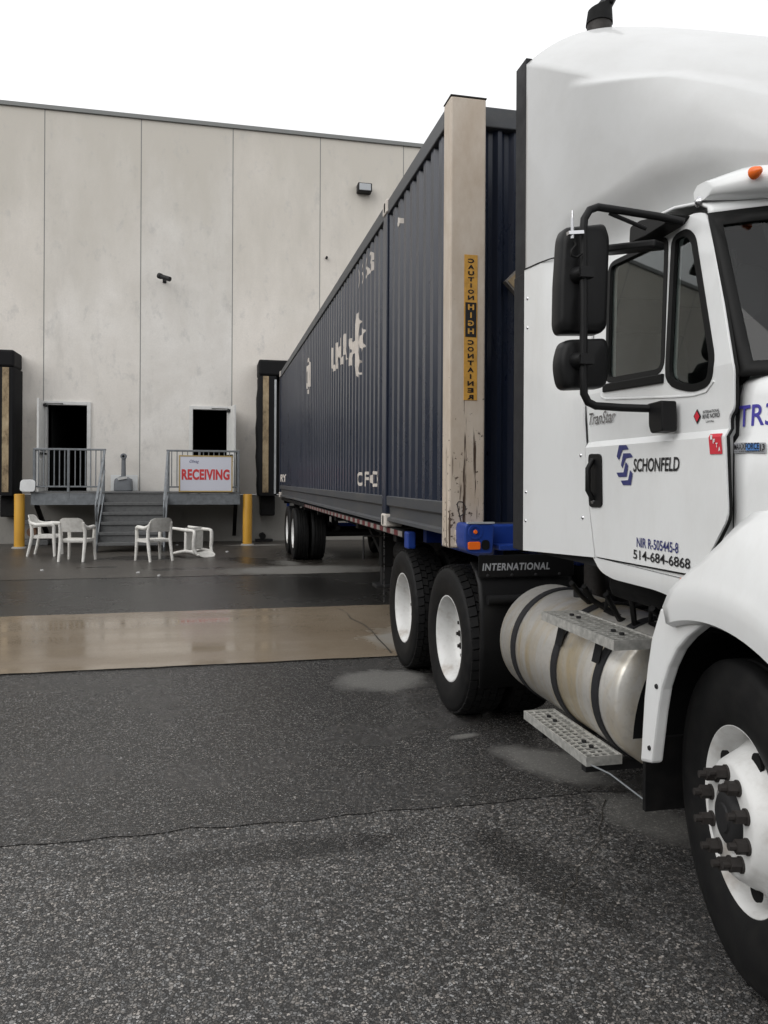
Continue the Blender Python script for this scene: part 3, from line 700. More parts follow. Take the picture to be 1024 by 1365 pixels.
for sgn in (1, -1):
    fx = (lambda x: x) if sgn > 0 else (lambda x: 2*XC-x)
    MB().grid([[(fx(XSK+prof(y)), y, z) for y in ys] for z in (1.46, 4.01)]).build('side_panel', 'navy_paint', ct, fix=False)
    MB().box(*sorted((fx(XS+.004), fx(XS+.10))), YF+.13, YR-.1, 3.985, CZ1).build('top_rail', 'navy_rail', ct, bevel=.008)
    # bottom rail: upper lip, web with a step, lower flange
    sec = [(XS+.012, 1.475), (XS+.004, 1.47), (XS+.006, 1.395), (XS+.034, 1.375), (XS+.036, 1.262), (XS+.010, 1.25), (XS+.008, 1.225), (XS+.09, 1.222), (XS+.10, 1.475)]
    for a, b, dz in ((YM+.09, YR-.1, 0), (YF+.13, YM-.07, .03)):
        MB().prism([(x, z+(dz if z < 1.3 else 0)) for x, z in sec], lambda u, v, d: (fx(u), d, v), a, b).build('bottom_rail', 'navy_rail', ct)
    # posts: front corner, lifting post, rear corner
    for y0, y1, off in ((YF, YF+.12, .002), (YM-.065, YM+.085, -.002), (YR-.1, YR, .0)):
        MB().box(*sorted((fx(XS+off), fx(XS+.15))), y0, y1, CZ0+.115, CZ1-.115).build('corner_post', 'navy_paint', ct, bevel=.008)
    for y0, y1 in ((YM-.085, YM+.09), (YR-.17, YR+.004)):
        for z0, z1 in ((CZ0, CZ0+.113), (CZ1-.108, CZ1+.012)):
            c_ = MB().box(*sorted((fx(XS-.010), fx(XS+.15))), y0, y1, z0, z1).build('corner_casting', 'cream_letter', ct, bevel=.012)
            ym, zm = (y0+y1)/2, (z0+z1)/2
            MB().prism(rounded([(ym-.022, zm-.042), (ym+.022, zm-.042), (ym+.022, zm+.042), (ym-.022, zm+.042)], .02), lambda u, v, d: (fx(d), u, v), XS-.0125, XS-.008).build('slot', 'void_black', c_)
    for z0, z1 in ((CZ0, CZ0+.113), (CZ1-.11, CZ1)):
        MB().box(*sorted((fx(XS), fx(XS+.15))), YF, YF+.125, z0, z1).build('corner_casting', 'navy_rail', ct, bevel=.01)
MB().box(XS+.1, 2*XC-XS-.1, YF+.1, YR-.1, CZ1-.04, CZ1-.012).build('roof', 'navy_rail', ct)
MB().box(XS+.1, 2*XC-XS-.1, YF+.1, YR-.1, CZ0+.08, CZ0+.12).build('floor', 'dark_metal', ct)
xs_ = [XS+.15]+[XS+.15+k*.115+o for k in range(20) for o in (.03, .06, .088, .115)]
rows = [[(x, YF+.03+(.03 if i % 4 in (1, 2) else 0), z) for i, x in enumerate(xs_)] for z in (1.33, 3.98)]
MB().grid(rows).build('front_panel', 'navy_paint', ct, fix=False)
MB().box(XS+.15, 2*XC-XS-.15, YF+.002, YF+.1, 3.97, CZ1-.004).build('front_header', 'navy_rail', ct, bevel=.008)
MB().box(XS+.15, 2*XC-XS-.15, YF+.002, YF+.1, 1.225, 1.335).build('front_sill', 'navy_rail', ct, bevel=.008)
for a, b in ((XS+.152, XC-.006), (XC+.006, 2*XC-XS-.152)):
    d = MB().box(a, b, YR-.07, YR-.01, 1.32, 4.0).build('rear_door', 'navy_paint', ct, bevel=.006)
    MB().tube([((a+b)/2, YR+.015, 1.34), ((a+b)/2, YR+.015, 3.98)], .018, 8).build('lock_rod', 'chrome', d)
def side_decal(V, F, mat, name='lettering'):
    """a flat outline in (y, z) painted onto the corrugated skin"""
    b = bmesh.new(); bv = [b.verts.new((u, v, 0)) for u, v in V]
    for f in F:
        try: b.faces.new([bv[i] for i in f])
        except ValueError: pass
    lo, hi = min(u for u, v in V), max(u for u, v in V)
    V, F = cut2d(b, [y for y in FOLDS if lo < y < hi], 0)
    return sheet(V, F, lambda u, v, d: (XSK+prof(u)-.003, u, v), 0).build(name, mat, ct, fix=False)
def side_text(key, l, t, r, bt, mat='cream_letter'):
    """text between two pixel columns; z taken at the left edge"""
    A, B, T = onX(l, bt, XSK), onX(r, bt, XSK), onX(l, t, XSK)
    V, F = TX[key]
    return side_decal([(A.y+(B.y-A.y)*u, A.z+(T.z-A.z)*v) for u, v in V], F, mat)
side_text('um', 442, 464, 463, 498); side_text('nums', 473, 367, 496, 392); side_text('cf', 476, 629, 504, 648)
side_text('ry', 374, 632.5, 381.5, 642); side_text('ti', 527, 305, 535.5, 331)
A, B, T = onX(463, 497, XSK), onX(485, 497, XSK), onX(484, 406, XSK)
uv = lambda pts: [(A.y+(B.y-A.y)*u, B.z+(T.z-B.z)*v) for u, v in pts]
for pol in ([(0, .27), (.24, .27), (.40, .42), (.60, 0), (.80, .20), (.64, .5), (.80, .80), (.60, 1), (.38, .58), (.24, .70), (0, .70), (.22, .5)], [(.72, .5), (.86, .70), (1, .62), (.95, .5), (1, .38), (.86, .30)]):
    V, F = tri2d(uv(pol)); side_decal(V, F, 'cream_letter', 'logo')
c = onX(411, 501, XSK)
ring = [(c.y+.27*math.cos(t*math.pi/10), c.z+.30*math.sin(t*math.pi/10)) for t in range(20)]
V, F = tri2d(ring, [[(c.y+(u-c.y)*.72+.03, c.z+(v-c.z)*.78) for u, v in ring]]); side_decal(V, F, 'cream_letter', 'emblem')
V, F = tri2d([(c.y+(u-c.y)*.45, c.z+(v-c.z)*.6) for u, v in ring]); side_decal(V, F, 'cream_letter', 'emblem')
c = onX(480, 490, XSK); ring = [(c.y+.10*math.cos(t*math.pi/8), c.z+.075*math.sin(t*math.pi/8)) for t in range(16)]
V, F = tri2d(ring, [[(c.y+(u-c.y)*.7, c.z+(v-c.z)*.7) for u, v in ring]]); side_decal(V, F, 'cream_letter', 'emblem')
a, b = onX(527, 298, XSK), onX(535, 293, XSK)
V, F = tri2d([(a.y, a.z-.02), (b.y, b.z-.025), (b.y, b.z+.015), (a.y-.06, a.z+.035), (a.y, a.z+.01)]); side_decal(V, F, 'cream_letter', 'marking')
# placard holder on the front end
c = onY(689, 376, YF-.01); d = .085
pl = MB().prism([(c.x, c.z-d), (c.x+d, c.z), (c.x, c.z+d), (c.x-d, c.z)], lambda u, v, k: (u, YF+k, v), -.02, .028).build('placard', 'tape_white', ct)
MB().prism([(c.x, c.z-d*.8), (c.x+d*.8, c.z), (c.x, c.z+d*.8), (c.x-d*.8, c.z)], lambda u, v, k: (u, YF+k, v), -.026, -.019).build('placard_face', 'tan_pad', pl)

# ================================================================== WHEELS (local frame: axle along X, outer face towards -X)
def tyre_mesh(w, lug, Rt=.515, name='tyre'):
    h = w/2; rb = Rt-.018 if lug else Rt
    sec = [(-h+.02, .285), (-h+.008, .30), (-h-.004, .345), (-h-.012, .385), (-h-.012, .42), (-h-.006, .455), (-h-.004, .46), (-h-.001, .475), (-h+.006, rb-.014), (-h+.022, rb-.002),
           (-h+.055, rb)] + ([] if lug else [(-h+.058, rb-.012), (-h+.068, rb-.012), (-h+.071, rb+.001), (-.028, rb+.002), (-.025, rb-.012), (-.015, rb-.012), (-.012, rb+.002)])
    sec = sec+[(-a, r) for a, r in sec[::-1]]
    mb = MB().lathe(sec, 72)
    if lug:
        n = 46
        for ri, (a0, a1) in enumerate(((-h+.012, -h+.062), (-h+.069, -.027), (-.021, .021), (.027, h-.069), (h-.062, h-.012))):
            for k in range(n):
                t0 = (k+.5*(ri % 2))*2*math.pi/n; t1 = t0+2*math.pi/n*.84; sk = .018*(1 if ri in (1, 3) else -1)
                vs = []
                for a, sh in ((a0, 0), (a1, sk)):
                    for t in (t0+sh, t1+sh):
                        for r in (rb-.004, Rt-(.010 if (ri in (0, 4) and ((a == a0) == (ri == 0))) else 0)): vs.append((a, r*math.cos(t), r*math.sin(t)))
                mb.add(vs, [(0, 1, 3, 2), (4, 6, 7, 5), (0, 4, 5, 1), (2, 3, 7, 6), (0, 2, 6, 4), (1, 5, 7, 3)])
    me = mb.mesh(name); me.materials.append(M['rubber']); me.shade_smooth(); me.set_sharp_from_angle(angle=R(38)); return me
def lathe_mesh(name, prof, mat, n=56, extra=None):
    mb = MB().lathe(prof, n)
    if extra: extra(mb)
    me = mb.mesh(name); me.materials.append(M[mat]); me.shade_smooth(); me.set_sharp_from_angle(angle=R(35)); return me
def nut_mesh(L, name='lug_nut'):
    mb = MB().tube([(0, 0, 0), (-.008, 0, 0)], .026, 14).tube([(-.008, 0, 0), (-.008-L*.6, 0, 0)], .0225, 6).tube([(-.008-L*.6, 0, 0), (-.008-L, 0, 0)], .0125, 10)
    me = mb.mesh(name); me.materials.append(M['rusty_nut']); return me
DUAL_RIM = lathe_mesh('rim', [(.012, .288), (.002, .302), (-.006, .300), (-.006, .290), (.012, .278), (.04, .268), (.075, .262), (.11, .262), (.135, .250), (.155, .225), (.158, .19), (.15, .165), (.15, .118), (.165, .115)], 'white_wheel')
DUAL_HUB = lathe_mesh('wheel', [(.30, .16), (.16, .16), (.149, .118), (.135, .112), (.118, .105), (.112, .095), (.110, .0)], 'dark_metal')
INNER_RIM = lathe_mesh('rim', [(.27, .29), (.31, .262), (.45, .262), (.50, .29), (.52, .29)], 'frame_black')
STEER_RIM = lathe_mesh('rim', [(.034, .285), (.008, .300), (.0, .298), (-.002, .288), (.010, .276), (.040, .268), (.075, .262), (.088, .255), (.075, .246), (.045, .225), (.005, .203), (-.022, .188), (-.034, .178), (-.038, .170), (-.038, .107), (.03, .104)], 'white_wheel')
STEER_HUB = lathe_mesh('wheel', [(.22, .17), (.02, .17), (-.02, .098), (-.034, .088), (-.050, .080), (-.056, .070), (-.056, .048), (-.062, .044), (-.062, 0)], 'dark_metal')
TY_LUG = tyre_mesh(.275, True); TY_TRL = tyre_mesh(.275, False); TY_STEER = tyre_mesh(.29, False, .510)
NUT = nut_mesh(.054); NUT_S = nut_mesh(.04)
HOLE = MB().tube([(0, 0, 0), (.012, 0, 0)], .033, 18).mesh('hand_hole'); HOLE.materials.append(M['void_black'])
def wheel(root, x, y, z, kind, side=1, steer=0):
    hub = link('wheel', STEER_HUB if kind == 'steer' else DUAL_HUB, root, at=(x, y, z))
    hub.rotation_euler = (0, 0, (0 if side > 0 else math.pi)+steer)
    def sub(name, me, loc=(0, 0, 0), rot=(0, 0, 0)):
        o = bpy.data.objects.new(name, me); COL.objects.link(o); o.parent = hub; o.location = loc; o.rotation_euler = rot
    a0 = random.random()*6
    if kind == 'steer':
        sub('rim', STEER_RIM); sub('tyre', TY_STEER, (.128, 0, 0), (a0, 0, 0))
        for k in range(10):
            t = k*2*math.pi/10+.2; sub('lug_nut', NUT, (-.037, .143*math.cos(t), .143*math.sin(t)), (t, 0, 0))
        for k in range(5):
            t = k*2*math.pi/5-.62; sub('hand_hole', HOLE, (.018, .214*math.cos(t), .214*math.sin(t)), (0, 0, 0))
    else:
        sub('rim', DUAL_RIM); T = TY_LUG if kind == 'drive' else TY_TRL
        sub('tyre', T, (.122, 0, 0), (a0, 0, 0)); sub('tyre', T, (.122+.335, 0, 0), (a0+1, 0, 0)); sub('rim', INNER_RIM)
        for k in range(10):
            t = k*2*math.pi/10; sub('lug_nut', NUT_S, (.149, .142*math.cos(t), .142*math.sin(t)), (t, 0, 0))

# ================================================================== CONTAINER CHASSIS
ch = thing('container_chassis', 'black and blue container chassis trailer under the navy container', 'trailer', (XC, 11, 0))
for x in (2.38, 3.22):
    MB().box(x-.06, x+.06, 6.05, 17.9, .86, 1.175).build('main_beam', 'frame_black', ch, bevel=.01)
    MB().box(x-.05, x+.05, 4.62, 6.045, 1.06, 1.185).build('gooseneck_beam', 'blue_paint', ch, bevel=.01)
for y in (6.72, 8.6, 10.2, 12.0, 13.8, 15.6, 17.83):
    MB().box(1.60, 4.0, y-.06, y+.06, 1.06, 1.17).build('cross_bolster', 'frame_black', ch, bevel=.008)
for fx in (lambda x: x, lambda x: 2*XC-x):
    MB().box(*sorted((fx(1.535), fx(1.595))), 6.16, 17.8, 1.135, 1.196).build('side_rail', 'frame_black', ch, bevel=.005)
    MB().box(*sorted((fx(1.53), fx(1.60))), 5.98, 6.10, 1.06, 1.197).build('bolster_end', 'blue_paint', ch, bevel=.012); MB().box(*sorted((fx(1.75), fx(2.3))), 6.2, 6.30, 1.09, 1.195).build('bolster_beam', 'blue_paint', ch)
    MB().box(*sorted((fx(1.80), fx(1.87))), 4.75, 5.95, 1.085, 1.19).build('side_beam', 'blue_paint', ch, bevel=.01)
r_me = MB().box(-.003, .0, -.07, .07, -.022, .022).mesh('reflector'); r_me.materials.append(M['tape_red'])
w_me = MB().box(-.003, .0, -.07, .07, -.022, .022).mesh('reflector'); w_me.materials.append(M['tape_white'])
for k in range(48):
    link('reflector_strip', r_me if k % 2 else w_me, ch, at=(1.534, 6.25+k*.145, 1.166))
# front bolster: blue beam with rounded end boxes, lamps
MB().box(XC-1.08, XC+1.08, 4.62, 4.735, 1.19, 1.335).build('front_bolster', 'blue_paint', ch, bevel=.012)
MB().box(XC-1.06, XC+1.06, 4.50, 4.62, 1.18, 1.215).build('bolster_flange', 'blue_paint', ch, bevel=.006)
for sgn in (1, -1):
    fx = (lambda x: x) if sgn > 0 else (lambda x: 2*XC-x)
    # blue end box
    pol = rounded([(1.512, 1.165), (1.688, 1.165), (1.70, 1.345), (1.515, 1.352), (1.505, 1.30)], [.06, .02, .02, .02, .03], 5)
    eb = MB().prism(pol, lambda u, v, d: (fx(u), d, v), 4.475, 4.66).build('end_box', 'blue_paint', ch, bevel=.008)
    MB().box(*sorted((fx(1.525), fx(1.70))), 4.47, 4.50, 1.350, 1.360).build('box_lip', 'pale_strip', eb)
    MB().prism(rounded([(1.525, 1.192), (1.605, 1.192), (1.605, 1.240), (1.525, 1.240)], .012), lambda u, v, d: (fx(u), d, v), 4.462, 4.474).build('marker_lamp', 'orange_lens', eb, bevel=.003)
    MB().prism(rounded([(1.615, 1.19), (1.665, 1.19), (1.665, 1.25), (1.615, 1.25)], .022), lambda u, v, d: (fx(u), d, v), 4.468, 4.4745).build('lamp_socket', 'void_black', eb)
    MB().lathe([(4.466, 0), (4.466, .011), (4.474, .014)], 14, 'Y', (fx(1.575), 0, 1.30)).build('rivet', 'orange_lens', eb)
    MB().lathe([(4.470, .03), (4.470, .046), (4.4745, .048)], 20, 'Y', (fx(1.575), 0, 1.30)).build('boss', 'blue_paint', eb, smooth=40)
    # cream guide post
    fp = MB().box(*sorted((fx(1.462), fx(1.70))), 4.66, 4.815, 1.185, 4.066).build('front_post', 'post_paint', ch, bevel=.012)
    MB().box(*sorted((fx(1.460), fx(1.702))), 4.658, 4.817, 4.067, 4.074).build('post_cap', 'rusty_nut', fp)
    MB().box(*sorted((fx(1.50), fx(1.60))), 4.646, 4.659, 1.19, 1.30).build('post_shoe', 'post_paint', fp, bevel=.006)
    # caution sticker, letters mirrored to be read in a mirror
    s0, s1, z0, z1 = 1.556, 1.645, 2.13, 3.06
    sk = MB().box(*sorted((fx(s0), fx(s1))), 4.657, 4.6595, z0, z1).build('caution_sticker', 'sticker_yellow', fp)
    MB().box(*sorted((fx(s0+.008), fx(s1-.008))), 4.6545, 4.6570, 2.535, 2.755).build('black_band', 'decal_black', sk)
    z = z1-.035
    for w_, hgt, mat, zs in ((TX['caution'][0], .0365, 'decal_black', 3.035), (TX['caution'][1], .0475, 'sticker_yellow', 2.742), (TX['caution'][2], .0405, 'decal_black', 2.515)):
        z = zs
        for lt in w_:
            wd = .041 if lt[0] != text('I', .04)[0] else .010
            xm = (s0+s1)/2
            if sgn > 0: text_part(lt, lambda u, v, d, z=z, wd=wd: (xm+wd/2-u*wd, 4.6525 if mat != 'decal_black' else 4.6550, z-hgt*.74+v*hgt*.74), mat, sk)
            z -= hgt*1.08
    if sgn > 0:
        gr = [(1.515, 1.47), (1.53, 1.40), (1.545, 1.345)], [(1.512, 1.46), (1.525, 1.482), (1.55, 1.48), (1.572, 1.45), (1.567, 1.41), (1.54, 1.39), (1.525, 1.39)]
        for k in gr: MB().tube([(x, 4.6585, z) for x, z in k], .0035, 5).build('scrawl', 'rusty_nut', fp)
for x in (1.95, 3.65):       # landing gear, wound up
    lg = MB().box(x-.07, x+.07, 8.55, 8.69, .62, 1.14).build('landing_leg', 'frame_black', ch, bevel=.01)
    MB().box(x-.055, x+.055, 8.565, 8.675, .42, .62).build('inner_leg', 'dark_metal', lg); MB().box(x-.14, x+.14, 8.5, 8.74, .38, .42).build('foot', 'dark_metal', lg, bevel=.01)
    MB().bar((x, 8.69, .7), (x, 9.7, 1.08), .05, .05).build('brace', 'frame_black', lg)
MB().tube([(1.95, 8.62, .98), (3.65, 8.62, .98)], .025, 8).tube([(1.95, 8.5, .98), (1.66, 8.5, .98), (1.66, 8.5, .72)], .014, 8).build('crank_shaft', 'dark_metal', ch)
for y in (15.46, 16.68):
    MB().tube([(1.7, y, .52), (3.9, y, .52)], .065, 14).build('axle', 'frame_black', ch, smooth=40)
    for x in (2.42, 3.18): MB().box(x-.05, x+.05, y-.42, y+.42, .62, .70).box(x-.06, x+.06, y-.07, y+.07, .56, .86).build('leaf_spring', 'frame_black', ch)
    wheel(ch, 1.575, y, .524, 'trailer', 1); wheel(ch, 2*XC-1.575, y, .524, 'trailer', -1)
for a in (1.6, 3.4): MB().box(a, a+.6, 17.3, 17.32, .30, .95).build('mud_flap', 'rubber', ch)
MB().box(1.66, 1.72, 17.6, 17.86, .55, .80).box(1.66, 1.72, 17.75, 17.83, .8, 1.06).build('corner_guard', 'blue_paint', ch); MB().box(2.3, 3.3, 17.75, 17.83, .5, .6).box(2.34, 2.42, 17.75, 17.83, .6, .87).box(3.18, 3.26, 17.75, 17.83, .6, .87).build('rear_guard', 'blue_paint', ch, bevel=.008)
MB().tube([(2.1, 7.4, 1.02), (2.1, 8.4, .95), (2.15, 9.8, 1.0), (2.2, 12, .98), (2.2, 15, .95)], .02, 6).build('air_line', 'rubber', ch)
MB().tube([(2.0, 7.2, .86), (2.0, 7.9, .86)], .14, 16).build('air_tank', 'frame_black', ch, smooth=40)
cn = MB()
for k in range(9): cn.box(1.563, 1.571, 6.995+.006*(k % 2), 7.006+.006*(k % 2), 1.06-k*.075, 1.12-k*.075)
cn.build('hanging_chain', 'chrome', ch)

# ================================================================== TRACTOR
tr = thing('semi_tractor', 'white day-cab semi tractor with tall roof fairing and blue door logo', 'truck', (XC, 3.5, 0))
ZS = .512
wheel(tr, 1.615, 5.13, ZS, 'drive', 1); wheel(tr, 1.615, 6.44, ZS, 'drive', 1); wheel(tr, 2*XC-1.615, 5.13, ZS, 'drive', -1); wheel(tr, 2*XC-1.615, 6.44, ZS, 'drive', -1)
wheel(tr, 1.69, 2.19, .518, 'steer', 1, -R(14)); wheel(tr, 2*XC-1.69, 2.19, .518, 'steer', -1, -R(14))
for x in (2.38, 3.22): MB().box(x-.04, x+.04, .75, 7.15, .80, 1.06).build('frame_rail', 'frame_black', tr, bevel=.006)
for y in (3.1, 4.3, 5.75, 7.1): MB().box(2.42, 3.18, y-.05, y+.05, .84, 1.02).build('cross_member', 'frame_black', tr)
for y in (5.13, 6.44):
    MB().tube([(1.8, y, ZS), (2.55, y, ZS), (2.8, y, ZS), (3.05, y, ZS), (3.8, y, ZS)], [.08, .10, .21, .10, .08], 16).build('drive_axle', 'frame_black', tr, smooth=60)
MB().tube([(1.95, 2.19, .50), (2.2, 2.19, .44), (3.4, 2.19, .44), (3.65, 2.19, .50)], .06, 10).build('steer_axle', 'frame_black', tr)
MB().tube([(2.8, 3.0, .70), (2.8, 4.9, .56)], .06, 12).build('drive_shaft', 'dark_metal', tr)
MB().box(2.45, 3.15, 1.2, 3.0, .62, 1.35).build('engine_block', 'dark_metal', tr, bevel=.05)
MB().prism(rounded([(2.3, 5.4), (3.3, 5.4), (3.3, 5.9), (2.95, 6.4), (2.65, 6.4), (2.3, 5.9)], .1), lambda u, v, d: (u, v, d), 1.07, 1.16).build('fifth_wheel', 'frame_black', tr, bevel=.01)
# side surface of the cab: lower door skin stands 15 mm proud, upper body leans in
def xs(z):
    if z <= 1.765: k = 1.605
    elif z <= 1.79: k = 1.605+.017*(z-1.765)/.025
    else: k = 1.622
    return k+max(0, z-2.0)*.15
def cab(px, py):
    X = 1.62
    for _ in range(6):
        p = onX(px, py, X); X = xs(p.z)
    return (p.y, p.z)
def cabp(pts): return [cab(*p) for p in pts]
ZCUT = [1.765, 1.79, 2.0]
sideR = lambda off: (lambda u, v, d: (xs(v)+off+d, u, v))
sideL = lambda off: (lambda u, v, d: (2*XC-xs(v)-off-d, u, v))
win1 = rounded(cabp([(808, 510), (812, 352), (891, 314), (885, 497)]), [.05, .06, .05, .06], 5)      # door window
win2 = rounded(cabp([(889, 514), (897, 316), (916, 305), (927, 314), (953, 480), (948, 512), (925, 522)]), [.07, .06, .03, .04, .05, .05, .06], 4)   # quarter window
win1[0:0] = []
doorO = cabp([(794, 742), (783, 650), (783, 560), (786, 420), (800, 352), (822, 332), (893, 300), (925, 284), (941, 283), (952, 330), (978, 490), (978, 545), (971, 556), (970, 690), (944, 742), (922, 766)])
doorO = rounded(doorO, [.01, .05, .05, .05, .05, .05, .05, .03, .03, .05, .02, .02, .02, .03, .03, .02], 3)
bodyO = [(3.75, 1.30), (3.75, 2.60), (2.50, 2.60), (2.42, 2.56), (2.185, 1.975), (2.185, 1.30), (2.30, 1.275)]
for sd, sf in ((1, sideR), (-1, sideL)):
    w1, w2 = grow(win1, .002), grow(win2, .002)
    V, F = tri2d(bodyO, [w1, w2], ZCUT); sheet(V, F, sf(.016), 0, .03).build('cab_side', 'white_paint', tr)
    V, F = tri2d(grow(doorO, .007), [w1, w2], ZCUT); sheet(V, F, sf(.009), 0, .006).build('door_seal', 'gasket', tr)
    V, F = tri2d(doorO, [win1, win2], ZCUT); dr = sheet(V, F, sf(0), 0, .0085).build('door', 'white_paint', tr, bevel=.004)
    for wn, nm in ((win1, 'window'), (win2, 'vent_window')):
        wd_ = .018 if nm == 'window' else .022
        V, F = tri2d(grow(wn, .004), [grow(wn, -wd_)], ZCUT); g_ = sheet(V, F, sf(-.004), 0, .02).build(nm, 'gasket', dr)
        V, F = tri2d(grow(wn, -wd_+.004), [], ZCUT); sheet(V, F, sf(.008), 0, .004).build('glass', 'glass', g_)
    hb = cabp([(786, 605), (803, 605), (804, 676), (787, 676)])
    hd = sheet(*tri2d(rounded(hb, .025, 4)), sf(-.008), 0, .007).build('door_handle', 'black_plastic', dr, bevel=.003)
    hy, hz0, hz1 = (hb[0][0]+hb[1][0])/2, hb[2][1]+.03, hb[0][1]-.025
    MB().tube([sf(-.010)(hy+.005, hz0, 0), sf(-.034)(hy+.005, hz0+.04, 0), sf(-.034)(hy+.005, hz1-.04, 0), sf(-.010)(hy+.005, hz1, 0)], .012, 8).build('pull', 'black_plastic', hd, smooth=60)
    if sd > 0:
        MB().lathe([(0, .0), (0, .011), (.006, .012)], 12, 'X', (xs(1.6)-.012, hy+.01, hz0-.008)).build('keyhole', 'chrome', hd)
        # window waist strip and a pressed line under the windows
        a_, b_ = cab(806, 514), cab(886, 500)
        MB().bar((xs(a_[1])-.006, a_[0], a_[1]-.012), (xs(b_[1])-.006, b_[0], b_[1]-.012), .012, .035).build('waist_strip', 'gasket', dr, bevel=.004)
        pr = [cab(*p) for p in ((801, 520), (802, 529), (808, 532), (900, 529), (925, 527), (942, 522), (952, 508))]
        MB().tube([(xs(z)-.0005, y, z) for y, z in pr], .0045, 6).build('pressed_line', 'white_paint', dr, smooth=60)
        def deco(key, l, t, r, bt, mat, off=-.0028, par=dr):
            A, B, T = cab(l, bt), cab(r, bt), cab(l, t)
            return text_part(key, lambda u, v, d: (min(xs(A[1]+(T[1]-A[1])*k) for k in (0, v))+off if par is not dr else xs(A[1]+(T[1]-A[1])*v)+off, A[0]+(B[0]-A[0])*u, A[1]+(T[1]-A[1])*v), mat, par)
        deco('schon', 845, 611.5, 906.5, 629, 'decal_black')
        # door numbers run slightly downhill as on the photo
        deco('nir', 849.5, 716, 905, 729, 'decal_navy'); deco('tel', 845, 732, 921, 744.5, 'decal_black')
        z4 = lambda pts: [cab(780+x/6.827, 540+y/6.827) for x, y in pts]
        for pol in ([(315, 365), (380, 363), (402, 403), (345, 408), (313, 502), (293, 467)], [(352, 440), (418, 437), (440, 474), (375, 483), (345, 575), (332, 545)],
                    [(375, 515), (397, 550), (383, 652), (310, 654), (291, 615), (355, 612)], [(415, 590), (438, 625), (422, 727), (350, 728), (330, 687), (397, 683)]):
            V, F = tri2d(z4(pol)); sheet(V, F, sf(-.0028), 0).build('logo', 'decal_navy', dr, fix=False)
        deco('rive1', 938, 547.5, 960, 551.5, 'decal_black'); deco('rive2', 937.5, 552.5, 960.5, 558.5, 'decal_black'); deco('rive3', 942, 560.5, 953, 563.5, 'decal_black')
        dm = cabp([(930.5, 545), (935.5, 555), (930.5, 565.5), (925.5, 555)])
        V, F = tri2d(dm); e_ = sheet(V, F, sf(-.003), 0).build('emblem', 'decal_black', dr, fix=False)
        cm = [sum(p[0] for p in dm)/4, sum(p[1] for p in dm)/4]
        V, F = tri2d([(cm[0]+(u-cm[0])*.72, cm[1]+(v-cm[1])*.72) for u, v in dm]); sheet(V, F, sf(-.0045), 0).build('emblem_face', 'decal_red', e_, fix=False)
        rd = cabp([(948, 578.5), (964.5, 577.5), (964, 605), (947.5, 605.5)])
        V, F = tri2d(rd, [], ZCUT); r_ = sheet(V, F, sf(-.003), 0).build('permit_sticker', 'decal_red', dr, fix=False)
        for k, lt in enumerate(TX['ifta']):
            l = 948.8+k*3.6; t = 580+k*5.2; deco(lt, l, t, l+2.8, t+6, 'decal_white', -.006, r_)
        a_ = cab(949, 605); b_ = cab(962, 602)
        deco('model', 787, 551, 822, 567, 'chrome', -.006)
MB().box(xs(2.5)+.03, 2*XC-xs(2.5)-.03, 2.47, 3.75, 2.57, 2.60).build('cab_roof', 'headliner', tr)
MB().box(1.722, 2*XC-1.722, 2.66, 3.74, 2.602, 2.64).build('roof_panel', 'white_paint', tr)
MB().box(1.66, 2*XC-1.66, 3.71, 3.745, 1.24, 2.565).build('cab_back', 'interior', tr)
MB().box(1.66, 2*XC-1.66, 2.14, 3.70, 1.24, 1.30).build('cab_floor', 'interior', tr)
# inner linings and furniture
for fx in (lambda x: x, lambda x: 2*XC-x):
    MB().box(*sorted((fx(1.66), fx(1.70))), 2.16, 3.68, 1.30, 1.93).build('door_lining', 'interior', tr)
    x = fx(2.12)
    s_ = MB().box(x-.26, x+.26, 2.88, 3.42, 1.60, 1.76).build('seat', 'seat_cloth', tr, bevel=.05)
    MB().prism(rounded([(3.32, 1.72), (3.46, 1.70), (3.60, 2.36), (3.50, 2.38)], .04), lambda u, v, d: (d, u, v), x-.25, x+.25).build('backrest', 'seat_cloth', s_, bevel=.05)
    MB().prism(rounded([(3.50, 2.39), (3.59, 2.38), (3.62, 2.55), (3.54, 2.56)], .03), lambda u, v, d: (d, u, v), x-.14, x+.14).build('headrest', 'seat_cloth', s_, bevel=.03)
MB().prism(rounded([(2.16, 1.5), (2.50, 1.5), (2.54, 1.82), (2.36, 1.93), (2.16, 1.93)], .05), lambda u, v, d: (d, u, v), 1.72, 2*XC-1.72).build('dashboard', 'interior', tr, bevel=.02)
MB().lathe([(a, .21+b) for a, b in ((-.012, 0), (0, .014), (.012, 0), (0, -.014))], 32, 'Y', (3.45, 2.62, 2.0), closed=True).build('steering_wheel', 'black_plastic', tr, smooth=60)
MB().tube([(1.80, 2.40, 2.42), (1.81, 2.38, 2.33)], .012, 8).prism(rounded([(1.76, 2.16), (1.89, 2.15), (1.91, 2.34), (1.80, 2.37)], .04), lambda u, v, d: (u, d, v), 2.36, 2.40).build('inside_mirror', 'black_plastic', tr, bevel=.01)
